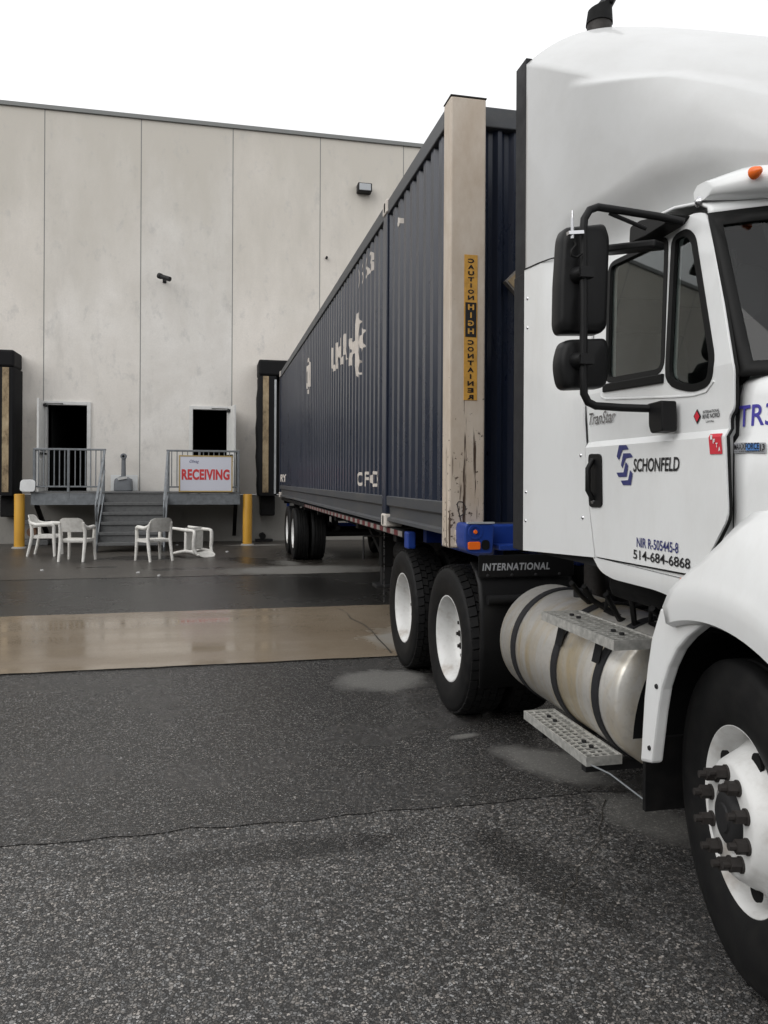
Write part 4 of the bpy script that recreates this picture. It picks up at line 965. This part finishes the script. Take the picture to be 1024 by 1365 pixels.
# cab sill below the door
pol = cabp([(788, 742), (905, 762), (915, 800), (870, 787), (812, 772), (798, 762)])
pol[1] = (2.20, 1.268); pol[2] = (2.20, 1.165)
for sd, fx in ((1, lambda x: x), (-1, lambda x: 2*XC-x)):
    pp = rounded(pol, [.01, .01, .01, .05, .05, .03], 4)
    V, F = tri2d(pp, [], [1.25, 1.22, 1.19])
    sl_ = sheet(V, F, lambda u, v, d: (fx(1.612+d+.9*max(0, 1.262-v)**1.6), u, v), 0, .03).build('cab_sill', 'white_paint', tr, smooth=40)
    c_ = onX(907, 783, 1.615)
    MB().lathe([(0, 0), (.004, .03), (.014, .036)], 18, 'X', (0, 0, 0)).build('marker_lamp', 'orange_lens', sl_, smooth=60, at=(fx(1.612), c_.y, c_.z))
MB().box(1.78, 2*XC-1.78, 2.3, 3.25, 1.08, 1.238).build('cab_underside', 'frame_black', tr, bevel=.05)
# cable and hose clutter under the cab
for k in range(9):
    y = 2.55+k*.13; MB().tube([(1.80+.05*math.sin(k*2.3), y, 1.10), (1.86, y+.06, 1.0+.03*math.sin(k)), (1.98, y+.1*math.sin(k*1.7), .93), (2.3, y+.1, .95)], .014, 6).build('hose', 'rubber', tr, smooth=60)
# side extenders behind the doors with a rubber edge
for sd, fx in ((1, lambda x: x), (-1, lambda x: 2*XC-x)):
    e0 = [cab(697, 735), cab(697, 362), cab(740, 350), cab(786, 342), cab(783, 560), cab(783, 650), cab(793, 742)]
    YE = e0[0][0]
    pol = [(YE, 1.248), (YE, 2.735), (3.40, 2.70), (3.19, 2.66), (e0[4][0]+.006, 2.2), (e0[4][0]+.006, e0[4][1]), (e0[5][0]+.004, e0[5][1]), (e0[6][0]+.006, e0[6][1]-.004)]
    V, F = recut(*tri2d(pol, [], ZCUT+[2.2, 2.4, 2.6]), [3.15+.05*k for k in range(10)], 0)
    ex = sheet(V, F, lambda u, v, d: (fx(1.606+d+max(0, v-2.0)*.15*max(0, min(1, (3.6-u)/.45))), u, v), 0, .009).build('side_extender', 'white_paint', tr, smooth=30)
    MB().tube([(fx(1.604), YE-.004, 2.738), (fx(1.604), 3.62, 2.722), (fx(1.616), 3.50, 2.712), (fx(1.655), 3.38, 2.700), (fx(1.70), 3.22, 2.668)], .0035, 6).build('panel_seam', 'gasket', ex)
    MB().box(*sorted((fx(1.604), fx(1.64))), YE+.003, YE+.14, 1.245, 2.725).build('rubber_edge', 'grey_seal', ex, bevel=.006)
    MB().box(*sorted((fx(1.612), fx(1.645))), YE+.003, YE+.14, 2.728, 3.865).build('rubber_edge', 'grey_seal', ex)
    for px, py in ((703.5, 398), (703.5, 437), (701.5, 656), (701, 694), (774.5, 607), (777, 690)):
        _p = onX(px, py, 1.606); y, z = _p.y, _p.z; MB().lathe([(-.006, 0), (-.005, .006), (0, .009)], 10, 'X', (0, 0, 0)).build('bolt', 'chrome', ex, smooth=60, at=(fx(1.606), y, z))
MB().box(1.66, 2*XC-1.66, 3.76, 3.80, 1.25, 2.6).build('rear_wall', 'grey_seal', tr)
# roof fairing
def smooth01(t): t = max(0, min(1, t)); return t*t*(3-2*t)
def lerp(tab, x):
    for (a, p), (b, q_) in zip(tab, tab[1:]):
        if x <= b:
            t = max(0, (x-a)/(b-a)); return p+(q_-p)*t
    return tab[-1][1]
def fair_rows():
    rows = []; NY, NP = 70, 110
    YE = cab(697, 735)[0]
    for i in range(NY+1):
        y = 2.24+(YE-2.24)*(i/NY)
        w = lerp([(2.0, .80), (2.2, .95), (2.5, 1.06), (2.9, 1.13), (3.3, 1.172), (3.6, 1.186), (4, 1.19)], y)
        t = lerp([(2.0, 2.80), (2.1, 2.90), (2.4, 3.18), (2.7, 3.42), (3.0, 3.635), (3.3, 3.825), (3.6, 4.01), (3.85, 4.155), (4, 4.16)], y)
        n = lerp([(2.0, 2.6), (2.6, 4.0), (3.0, 5.0), (3.85, 6.0), (4, 6.0)], y)
        zb = lerp([(2.0, 2.62), (2.25, 2.71), (2.5, 2.82), (2.8, 2.885), (3.5, 2.88), (4, 2.88)], y); zc = lerp([(2.0, 2.80), (2.23, 2.905), (2.5, 3.09), (2.75, 3.24), (3.3, 3.46), (4, 3.52)], y); z_0 = min(2.60, zb-.06)
        fc = smooth01((3.40-y)/.4)*.055; ft = smooth01((3.62-y)/.5)*.10
        half = []
        for k in range(7):
            z = z_0+(zb-z_0)*k/7; tk = ft*smooth01((zb+.03-z)/.24); half.append((w-tk-.045*smooth01((3.75-y)/.5)*(.12+.88*smooth01((y-2.25)/.95)), z))
        for k in range(NP+1):
            ph = (k/NP)*math.pi/2; cx_, sz_ = math.cos(ph)**(2/n), math.sin(ph)**(2/n)
            x, z = w*cx_, zb+(t-zb)*sz_
            e = k/NP*2; ze = t-.30; xe, zz = (w-.045*(1-e)*smooth01((3.75-y)/.5), zb+(ze-zb)*e) if e < 1 else (w*(2-e), ze+.30*(1-(2-e)**4)); b_ = .12+.88*smooth01((y-2.25)/.95)
            x, z = x+(xe-x)*b_, z+(zz-z)*b_
            tk = ft*smooth01((zb+.03-z)/.24) if z < zb+.03 else 0
            x -= (fc*smooth01((z-zc)/.04)+tk)*min(1, x/.4)
            half.append((max(0, x), z))
        row = [(XC-x, y, z) for x, z in half]+[(XC+x, y, z) for x, z in half[-2::-1]]
        rows.append(row)
    return rows
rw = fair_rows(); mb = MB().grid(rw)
fr_ = mb.build('roof_fairing', 'white_paint_dimmed', tr, smooth=60)
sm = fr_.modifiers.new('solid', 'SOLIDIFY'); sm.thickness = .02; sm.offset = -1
c_ = onX(931, 269, 1.70); MB().lathe([(-.012, 0), (-.010, .008), (-.002, .014), (0, .020)], 14, 'X', (0, 0, 0)).build('fairing_bolt', 'chrome', fr_, smooth=60, at=(1.70, c_.y, c_.z))
# windscreen
def ws(u, v):      # u -1..1 across, v 0 base .. 1 top
    hx = 1.160-(.065*v); yb = 2.15-.42*(1-abs(u)**2.6); yt = 2.40-.26*(1-abs(u)**2.6)
    return (XC+u*hx, yb+(yt-yb)*v, 1.972+(2.565-1.972)*v+.03*(1-u*u)*v)
rows = [[ws(-.968+1.936*i/24, .05+.86*j/6) for i in range(25)] for j in range(7)]
wsr = MB().grid(rows).build('windscreen', 'glass', tr, smooth=60, fix=False)
def ring(u0, v0, u1, v1, n=24):
    return [ws(u0+(u1-u0)*i/n, v0) for i in range(n)]+[ws(u1, v0+(v1-v0)*i/6) for i in range(6)]+[ws(u1+(u0-u1)*i/n, v1) for i in range(n)]+[ws(u0, v1+(v0-v1)*i/6) for i in range(6)]
o_, i_ = ring(-1, -.03, 1, 1.0), ring(-.968, .05, .968, .91)
L = len(o_); mb = MB().add(o_+i_, [(k, (k+1) % L, L+(k+1) % L, L+k) for k in range(L)])
wf = mb.build('windscreen_frame', 'gasket', wsr, smooth=60, fix=False); q_ = wf.modifiers.new('s', 'SOLIDIFY'); q_.thickness = .008; q_.offset = 1
MB().grid([[tuple(Vector(ws(-.86+1.72*i/16, v))+Vector((0, .03, 0))) for i in range(17)] for v in (.60, .92)]).build('inner_visor', 'gasket', wsr, fix=False)
MB().bar(ws(-.9, .08), ws(-.2, .16), .02, .02).bar(ws(-.2, .16), ws(-.55, .12), .02, .02).build('wiper', 'gasket', wsr)
# sun visor with marker lamps
rows = []
for i in range(25):
    u = -1+i/12; x = XC+u*1.10; y = 2.36-.24*(1-abs(u)**2.0)+.06*abs(u)**8; z = 2.655+.035*(1-u*u); s_ = 1.15-.6*abs(u)**10
    rows.append([(x, y+.10*a*s_, z+.062*b*s_) for a, b in ((.9, -.5), (.0, -.95), (-.8, -.75), (-1, -.2), (-.85, .45), (-.2, .9), (.6, .95), (1, .4), (.9, -.5))])
mb = MB().grid(rows); mb.f += [tuple(range(9)), tuple(range(24*9, 25*9))]
sv = mb.build('sun_visor', 'white_paint', tr, smooth=60)
for u in (-.925, -.46, 0, .46, .925):
    MB().lathe([(-.04, 0), (-.032, .012), (-.012, .02), (0, .022)], 16, 'Y', (0, 0, 0)).build('marker_lamp', 'orange_lens', sv, smooth=60, at=(XC+u*1.1, 2.36-.24*(1-u*u)+.06*abs(u)**8-.095, 2.66+.035*(1-u*u)))
rows = []
for dy, dz in ((-.004, -.012), (.0, .03), (.05, .065), (.2, .10), (.5, .12)):
    rows.append([tuple(Vector(ws(-1+i/60, 1.0))+Vector((0, dy, dz))) for i in range(121)])
q_ = MB().grid(rows).build('roof_cap', 'white_paint', tr, smooth=60); q_ = q_.modifiers.new('s', 'SOLIDIFY'); q_.thickness = .012
# hood
def hood_row(y):
    w = lerp([(.55, .62), (.8, .80), (1.4, .98), (2.0, 1.135), (2.125, 1.165)], y); t = lerp([(.55, 1.40), (.8, 1.62), (1.4, 1.82), (2.0, 1.96), (2.125, 1.985)], y)
    h = [(w, 1.27), (w, 1.4), (w, 1.60), (w-.002, 1.745 if t > 1.8 else t-.12), (w-.018, 1.768 if t > 1.8 else t-.10), (w-.022, t-.09), (w-.032, t-.05), (w-.06, t-.022), (w-.14, t), (w-.5, t+.03), (0, t+.04)]
    return [(XC-x, y, z) for x, z in h]+[(XC+x, y, z) for x, z in h[-2::-1]]
hd = MB().grid([hood_row(y) for y in (.55, .62, .8, 1.0, 1.2, 1.4, 1.6, 1.8, 2.0, 2.1, 2.158)]).build('hood', 'white_paint', tr, smooth=40)
q_ = hd.modifiers.new('s', 'SOLIDIFY'); q_.thickness = .012; q_.offset = -1
hx = lambda y, z: XC-lerp([(1.4, .98), (2.0, 1.135), (2.125, 1.165)], y)+(.022 if z > 1.77 else 0)
def hoodpt(px, py):
    X = 1.65
    for _ in range(6): p = onX(px, py, X); X = hx(p.y, p.z)
    return p.y, p.z
def hood_text(key, l, t, r, bt, mat, off=-.004, par=hd):
    A, B, T = hoodpt(l, bt), hoodpt(r, bt), hoodpt(l, t)
    return text_part(key, lambda u, v, d: (hx(A[0]+(B[0]-A[0])*u, A[1]+(T[1]-A[1])*v)+off, A[0]+(B[0]-A[0])*u, A[1]+(T[1]-A[1])*v), mat, par)
hood_text('tr', 987, 541, 1034, 569.5, 'decal_blue')
A = [hoodpt(*p) for p in ((980, 590), (1022.5, 590), (1022.5, 604), (980, 604))]
V, F = tri2d(A); bd = sheet(V, F, lambda u, v, d: (hx(u, v)-.004+d, u, v), 0).build('engine_badge', 'decal_grey', hd, fix=False)
V, F = tri2d([hoodpt(*p) for p in ((996, 591), (1014, 591), (1014, 600.5), (996, 600.5))]); sheet(V, F, lambda u, v, d: (hx(u, v)-.005, u, v), 0).build('badge_band', 'decal_sky', bd, fix=False)
hood_text('maxx', 981, 591.5, 1014, 600, 'decal_black', -.0062, bd); hood_text('thirteen', 1015.5, 592, 1021.5, 600, 'decal_black', -.0062, bd); hood_text('rive1', 981, 601.3, 1021, 603.2, 'decal_black', -.0062, bd)
MB().box(XC-1.13, XC+1.13, 2.16, 2.185, 1.3, 1.96).build('firewall', 'gasket', tr)
for sd, fx in ((1, lambda x: x), (-1, lambda x: 2*XC-x)):
    # front fender wrapped over the wheel
    AY, AZ = 2.19, .518; rows = []
    secn = [(.640, 1.640), (.642, 1.590), (.650, 1.572), (.70, 1.566), (.745, 1.566), (.765, 1.572), (.80, 1.580), (.85, 1.592), (.90, 1.608), (.95, 1.628), (1.0, 1.655), (1.06, 1.70)]
    for r, x in secn:
        a0 = lerp([(.6, 68), (.72, 70.5), (.783, 80.4), (.872, 90), (.978, 94.7), (1.1, 101)], r); row = []
        for k in range(33):
            a = R(a0+(168-a0)*k/32); yy = AY+r*math.cos(a); zz = AZ+r*math.sin(a)
            if r < .66 : zz = max(zz, AZ+.60*math.sin(a))
            row.append((fx(x+.10*max(0, (1.5-yy))**2), yy, zz))
        rows.append(row)
    fe = MB().grid(rows).build('front_fender', 'white_paint', tr, smooth=50)
    q_ = fe.modifiers.new('s', 'SOLIDIFY'); q_.thickness = .014; q_.offset = -1
    # rear skirt of the fender
    spx = [(880, 810), (868, 850), (858, 930), (853, 1015), (868, 1018), (876, 950), (890, 890), (915, 850), (945, 826)]
    pp = [(lambda p: (p.y, p.z))(onX(x, y, 1.60)) for x, y in spx]
    outl = [pp[0], pp[1], ((pp[1][0]+pp[2][0])/2+.004, (pp[1][1]+pp[2][1])/2), pp[2], pp[3], pp[4], pp[5], ((pp[5][0]+pp[6][0])/2+.01, (pp[5][1]+pp[6][1])/2), pp[6], ((pp[6][0]+pp[7][0])/2+.006, (pp[6][1]+pp[7][1])/2+.008), pp[7], pp[8]]
    V, F = tri2d(outl); fs_ = sheet(V, F, lambda u, v, d: (fx(1.60+d), u, v), 0, .05).build('fender_skirt', 'white_paint', tr, bevel=.010)
    inn = [pp[8], pp[7], pp[6], pp[5], pp[4]]
    for px, py in ((875.5, 915), (866, 997)):
        p = onX(px, py, 1.60); MB().lathe([(-.006, 0), (-.005, .008), (0, .010)], 10, 'X', (0, 0, 0)).build('bolt', 'dark_metal', fs_, at=(fx(1.60), p.y, p.z))
    # wheel well
    rows = [[(fx(x), AY+.60*math.cos(R(a)), AZ+.60*math.sin(R(a))) for a in range(6, 176, 5)] for x in (1.652, 2.30)]
    MB().grid(rows).build('wheel_well', 'frame_black', tr, smooth=50, fix=False)
    MB().box(*sorted((fx(2.28), fx(2.31))), 1.55, 2.85, .55, 1.15).build('inner_apron', 'frame_black', tr)
    MB().box(*sorted((fx(1.675), fx(2.12))), 2.73, 2.75, .31, .60).build('mud_flap', 'rubber', tr)
    if sd > 0:
        a_ = [(lambda p: (p.y, p.z))(onX(x, y, 1.566)) for x, y in ((996, 815), (1011, 820), (1010, 837), (994, 832))]
        V, F = tri2d(a_); wl_ = sheet(V, F, lambda u, v, d: (1.5655-.004, u, v), 0).build('warning_label', 'sticker_paper', fe, fix=False)
        p = [(a_[3][0], a_[0][1]-.004), (a_[1][0], a_[1][1]-.004)]
# bumper, grille, lamps of the front end
MB().prism(rounded([(XC-1.2, .95), (XC-1.1, .55), (XC-.6, .42), (XC+.6, .42), (XC+1.1, .55), (XC+1.2, .95), (XC+1.1, 1.0), (XC-1.1, 1.0)], .1), lambda u, v, d: (u, v, d), .35, .72).build('front_bumper', 'white_paint', tr, bevel=.03)
gr_ = MB().box(XC-.5, XC+.5, .52, .56, .8, 1.45).build('grille', 'dark_metal', tr)
for k in range(7): MB().box(XC-.48, XC+.48, .50, .52, .84+k*.085, .87+k*.085).build('grille_bar', 'chrome', gr_)
for s in (-1, 1): MB().box(XC+s*.78-.2, XC+s*.78+.2, .60, .72, .86, 1.08).build('headlamp', 'lamp_glass', tr, bevel=.04)
# mirrors on their tube arms
YMI = 2.60
for sd, fx in ((1, lambda x: x), (-1, lambda x: 2*XC-x)):
    g2 = lambda px, py, Y=YMI+.045: (lambda p: (p.x, p.z))(onY(px, py, Y))
    for nm, px4, rr in (('mirror', [(750, 305), (802, 300), (808, 318), (804, 440), (797, 446), (744, 446), (740, 436), (741, 380), (745, 318)], .018), ('convex_mirror', [(748, 454), (803, 452), (807, 465), (806, 505), (802, 518), (747, 520), (742, 500), (741, 480)], .03)):
        pol = rounded([g2(*p) for p in px4], rr, 4)
        cx_ = sum(p[0] for p in pol)/len(pol); cz_ = sum(p[1] for p in pol)/len(pol)
        rings = []
        for sc_k, dy in ((.0, .0), (.80, .002), (.93, .007), (.98, .018), (1.0, .034), (1.0, .075), (.97, .082)):
            rings.append([(fx(cx_+(u-cx_)*sc_k), YMI+dy, cz_+(v-cz_)*sc_k) for u, v in pol+[pol[0]]])
        mh = MB().grid(rings).build(nm, 'black_plastic', tr, smooth=50)
        MB().prism([(cx_+(u-cx_)*.97, cz_+(v-cz_)*.97) for u, v in pol], lambda u, v, d: (fx(u), d, v), YMI+.078, YMI+.0795).build('mirror_glass', 'mirror_face', mh)
    T = lambda px, py, Y: (lambda p: (fx(p.x), p.y, p.z))(onY(px, py, Y))
    yt = YMI-.03
    arm = [T(912, 296, 2.46), T(880, 289, 2.50), T(830, 281, 2.55), T(797, 276, yt), T(786, 280, yt), T(779, 292, yt), T(777.5, 310, yt), T(778, 400, yt), T(778, 500, yt), T(778.5, 525, yt), T(784, 536, yt), T(794, 541, yt+.0), T(830, 543.5, 2.55), T(880, 545, 2.50), T(895, 545, 2.485)]
    MB().tube(arm, .0145, 12).build('mirror_arm', 'black_plastic', tr, smooth=60)
    y, z = cab(897, 556)
    MB().prism(rounded([(y-.055, z-.055), (y+.02, z-.06), (y+.035, z-.03), (y+.035, z+.02), (y+.05, z+.022), (y+.05, z+.05), (y-.05, z+.055)], .012), lambda u, v, d: (fx(d), u, v), 1.545, 1.605).build('mirror_bracket', 'black_plastic', tr, bevel=.012)
    y, z = cab(885, 306)
    MB().prism(rounded([cab(862, 326), cab(866, 305), cab(880, 296), cab(921, 287), cab(912, 300), cab(885, 316)], .012), lambda u, v, d: (fx(d), u, v), 1.63, 1.72).build('mirror_bracket', 'black_plastic', tr, bevel=.015)
    MB().tube([T(812, 284, 2.57), T(862, 305, 2.52)], .008, 8).build('mirror_stay', 'black_plastic', tr)
    MB().bar((fx(1.60), 2.53, 2.49), T(806, 334, 2.75), .07, .03).build('mirror_stay', 'black_plastic', tr, bevel=.008)
    for py in (364, 479):
        MB().lathe([(yt-.022, 0), (yt-.020, .022), (yt+.02, .03), (YMI+.004, .032)], 16, 'Y', (T(775, py, yt)[0], 0, T(775, py, yt)[2])).box(*sorted((T(770, py, yt)[0], T(788, py, yt)[0])), yt-.026, yt+.01, T(778, py+7, yt)[2], T(778, py-7, yt)[2]).build('mirror_clamp', 'black_plastic', tr, smooth=50)
    if sd > 0:
        MB().tube([T(763, 318, yt-.02), T(763, 291, yt-.02)], .006, 8).tube([T(763, 291, yt-.02), T(763, 281, yt-.02)], .004, 6).build('antenna_stub', 'chrome', tr)
        MB().bar(T(757, 311, yt-.02), T(777, 310, yt-.02), .02, .012).build('antenna_bracket', 'chrome', tr)
        MB().tube([T(765, 318, yt-.02), T(768, 326, yt-.02), T(762, 334, yt-.02), T(762, 341, yt-.02), T(769, 343, yt-.02), T(776, 338, yt-.02)], .0045, 6).build('antenna_cable', 'gasket', tr, smooth=60)
# fuel tank, straps, steps
TXc, TZ, TR_, TY0, TY1 = 2.0, .665, .325, 2.98, 4.33
def tank(x0, fx, stepped):
    tk = MB().lathe([(TY0-.055, 0), (TY0-.05, .14), (TY0-.03, .25), (TY0-.008, .31), (TY0, TR_-.006), (TY0+.012, TR_-.004), (TY0+.02, TR_), (TY0+.36, TR_), (TY0+.37, TR_-.002), (TY1-.02, TR_), (TY1, TR_-.008), (TY1+.03, .26), (TY1+.05, .12), (TY1+.055, 0)], 64, 'Y', (x0, 0, TZ)).build('fuel_tank', 'tank_alu', tr, smooth=40)
    for y in (3.14, 3.57, 4.10):
        MB().lathe([(y-.030, TR_+.0015), (y-.026, TR_+.009), (y+.026, TR_+.009), (y+.030, TR_+.0015)], 64, 'Y', (x0, 0, TZ)).build('tank_strap', 'grey_seal', tk, smooth=40)
    MB().lathe([(TZ+TR_-.02, .05), (TZ+TR_+.03, .05), (TZ+TR_+.035, .045), (TZ+TR_+.035, 0)], 20, 'Z', (x0-.02, 3.86, 0)).build('filler_cap', 'dark_metal', tk, smooth=40)
    for nm, z, xa, xb, ya, yb in (('lower_step', .405, 1.60, 1.765, 3.07, 3.76), ('upper_step', .962, 1.60, 1.80, 2.84, 3.545)):
        xa, xb = sorted((fx(xa), fx(xb)))
        n_x, n_y = 4, 17
        mb = MB()
        for k in range(n_x+1):
            x = xa+.008+(xb-xa-.016)*k/n_x; mb.box(x-.0045, x+.0045, ya+.006, yb-.006, z-.006, z)
        for k in range(n_y+1):
            y = ya+.008+(yb-ya-.016)*k/n_y; mb.box(xa+.013, xb-.013, y-.006, y+.006, z-.005, z+.002)
        sp_ = mb.build(nm, 'step_alu', tr)
        MB().box(xa-.004, xa+.004, ya, yb, z-.036, z+.006).box(xb-.004, xb+.004, ya, yb, z-.036, z+.006).box(xa+.005, xb-.005, ya, ya+.006, z-.036, z+.006).box(xa+.005, xb-.005, yb-.006, yb, z-.036, z+.006).build('step_frame', 'step_alu', sp_)
        for y in (ya+.12, ya+.19, yb-.19, yb-.12): MB().tube([((xa+xb)/2, y, z+.001), ((xa+xb)/2, y, z+.012)], .011, 6).build('bolt', 'dark_metal', sp_)
        if nm == 'upper_step':
            for y in (3.14, 3.52): MB().bar((fx(1.70), y, z-.05), (fx(1.685), y+.02, .80), .012, .035).build('step_hanger', 'dark_metal', sp_)
        else:
            for y in (3.16, 3.62): MB().box(*sorted((fx(1.63), fx(1.95))), y-.02, y+.02, z-.09, z-.052).build('step_hanger', 'dark_metal', sp_)
            MB().tube([(fx(1.62), 3.07, z-.03), (fx(1.65), 2.96, .375), (fx(1.70), 2.752, .335)], .004, 6).build('step_stay', 'galvanised', sp_)
tank(TXc, lambda x: x, True); tank(2*XC-TXc, lambda x: 2*XC-x, True)
# quarter fenders in front of the drive wheels
for sd, fx in ((1, lambda x: x), (-1, lambda x: 2*XC-x)):
    a0, a1 = sorted((fx(1.60), fx(2.24)))
    rows = [[(x, y, z) for x in (a0, a0+.03, a1-.03, a1)] for y, z in ((4.47, .34), (4.455, .60), (4.46, .80), (4.50, .97), (4.56, 1.04), (4.64, 1.09))]
    qf = MB().grid(rows).build('quarter_fender', 'black_plastic', tr, smooth=60); q_ = qf.modifiers.new('s', 'SOLIDIFY'); q_.thickness = .012
    MB().box(a0, a1, 4.485, 4.495, 1.015, 1.155).build('name_plate', 'black_plastic', qf, bevel=.006)
    MB().tube([(fx(1.64), 4.43, .885), (fx(2.1), 4.43, .885)], .03, 12).build('mounting_tube', 'frame_black', qf, smooth=40)
    for k in range(4): MB().lathe([(4.476, 0), (4.478, .008), (4.484, .011)], 10, 'Y', (fx(1.66+k*.16), 0, 1.028)).build('rivet', 'dark_metal', qf)
    if sd > 0:
        A, B = onY(643, 761, 4.482), onY(733, 750, 4.482)
        text_part('inter', lambda u, v, d: (A.x+(B.x-A.x)*u, 4.482, A.z+(.046)*v), 'decal_grey', qf)
# exhaust stack behind the cab
es = onY(799, 20, 4.12)
ek = MB().tube([(es.x, 4.12, .9), (es.x, 4.12, 4.33)], .072, 20).build('exhaust_stack', 'rusty_nut', tr, smooth=40)
MB().lathe([(1.6, .072), (1.62, .12), (3.2, .12), (3.22, .072)], 20, 'Z', (es.x, 4.12, 0)).build('muffler', 'dark_metal', ek, smooth=40)
rows = []
for k in range(8):
    t = k/7; rows.append([(es.x+.078*math.cos(a)*(1-.15*t), 4.12+.078*math.sin(a)*(1-.15*t), 4.30+.10*t+(.10*t*max(0, math.cos(a))+.02*t*math.cos(a))) for a in [j*math.pi/10 for j in range(21)]])
mb = MB().grid(rows); mb.f.append(tuple(range(7*21, 8*21-1))); mb.build('rain_cap', 'frame_black', ek, smooth=50)
MB().bar((es.x+.05, 4.10, 4.40), (es.x+.115, 4.08, 4.53), .10, .03).build('cap_flap', 'frame_black', ek, bevel=.01)
# service lines between cab and trailer
for k, x in enumerate((2.55, 2.75, 2.95)):
    MB().tube([(x, 3.82, 1.7), (x+.02, 4.1, 1.35), (x, 4.35, 1.25), (x-.02, 4.6, 1.5)], .014, 8).build('service_line', ('rubber', 'blue_paint', 'tape_red')[k], tr, smooth=60)
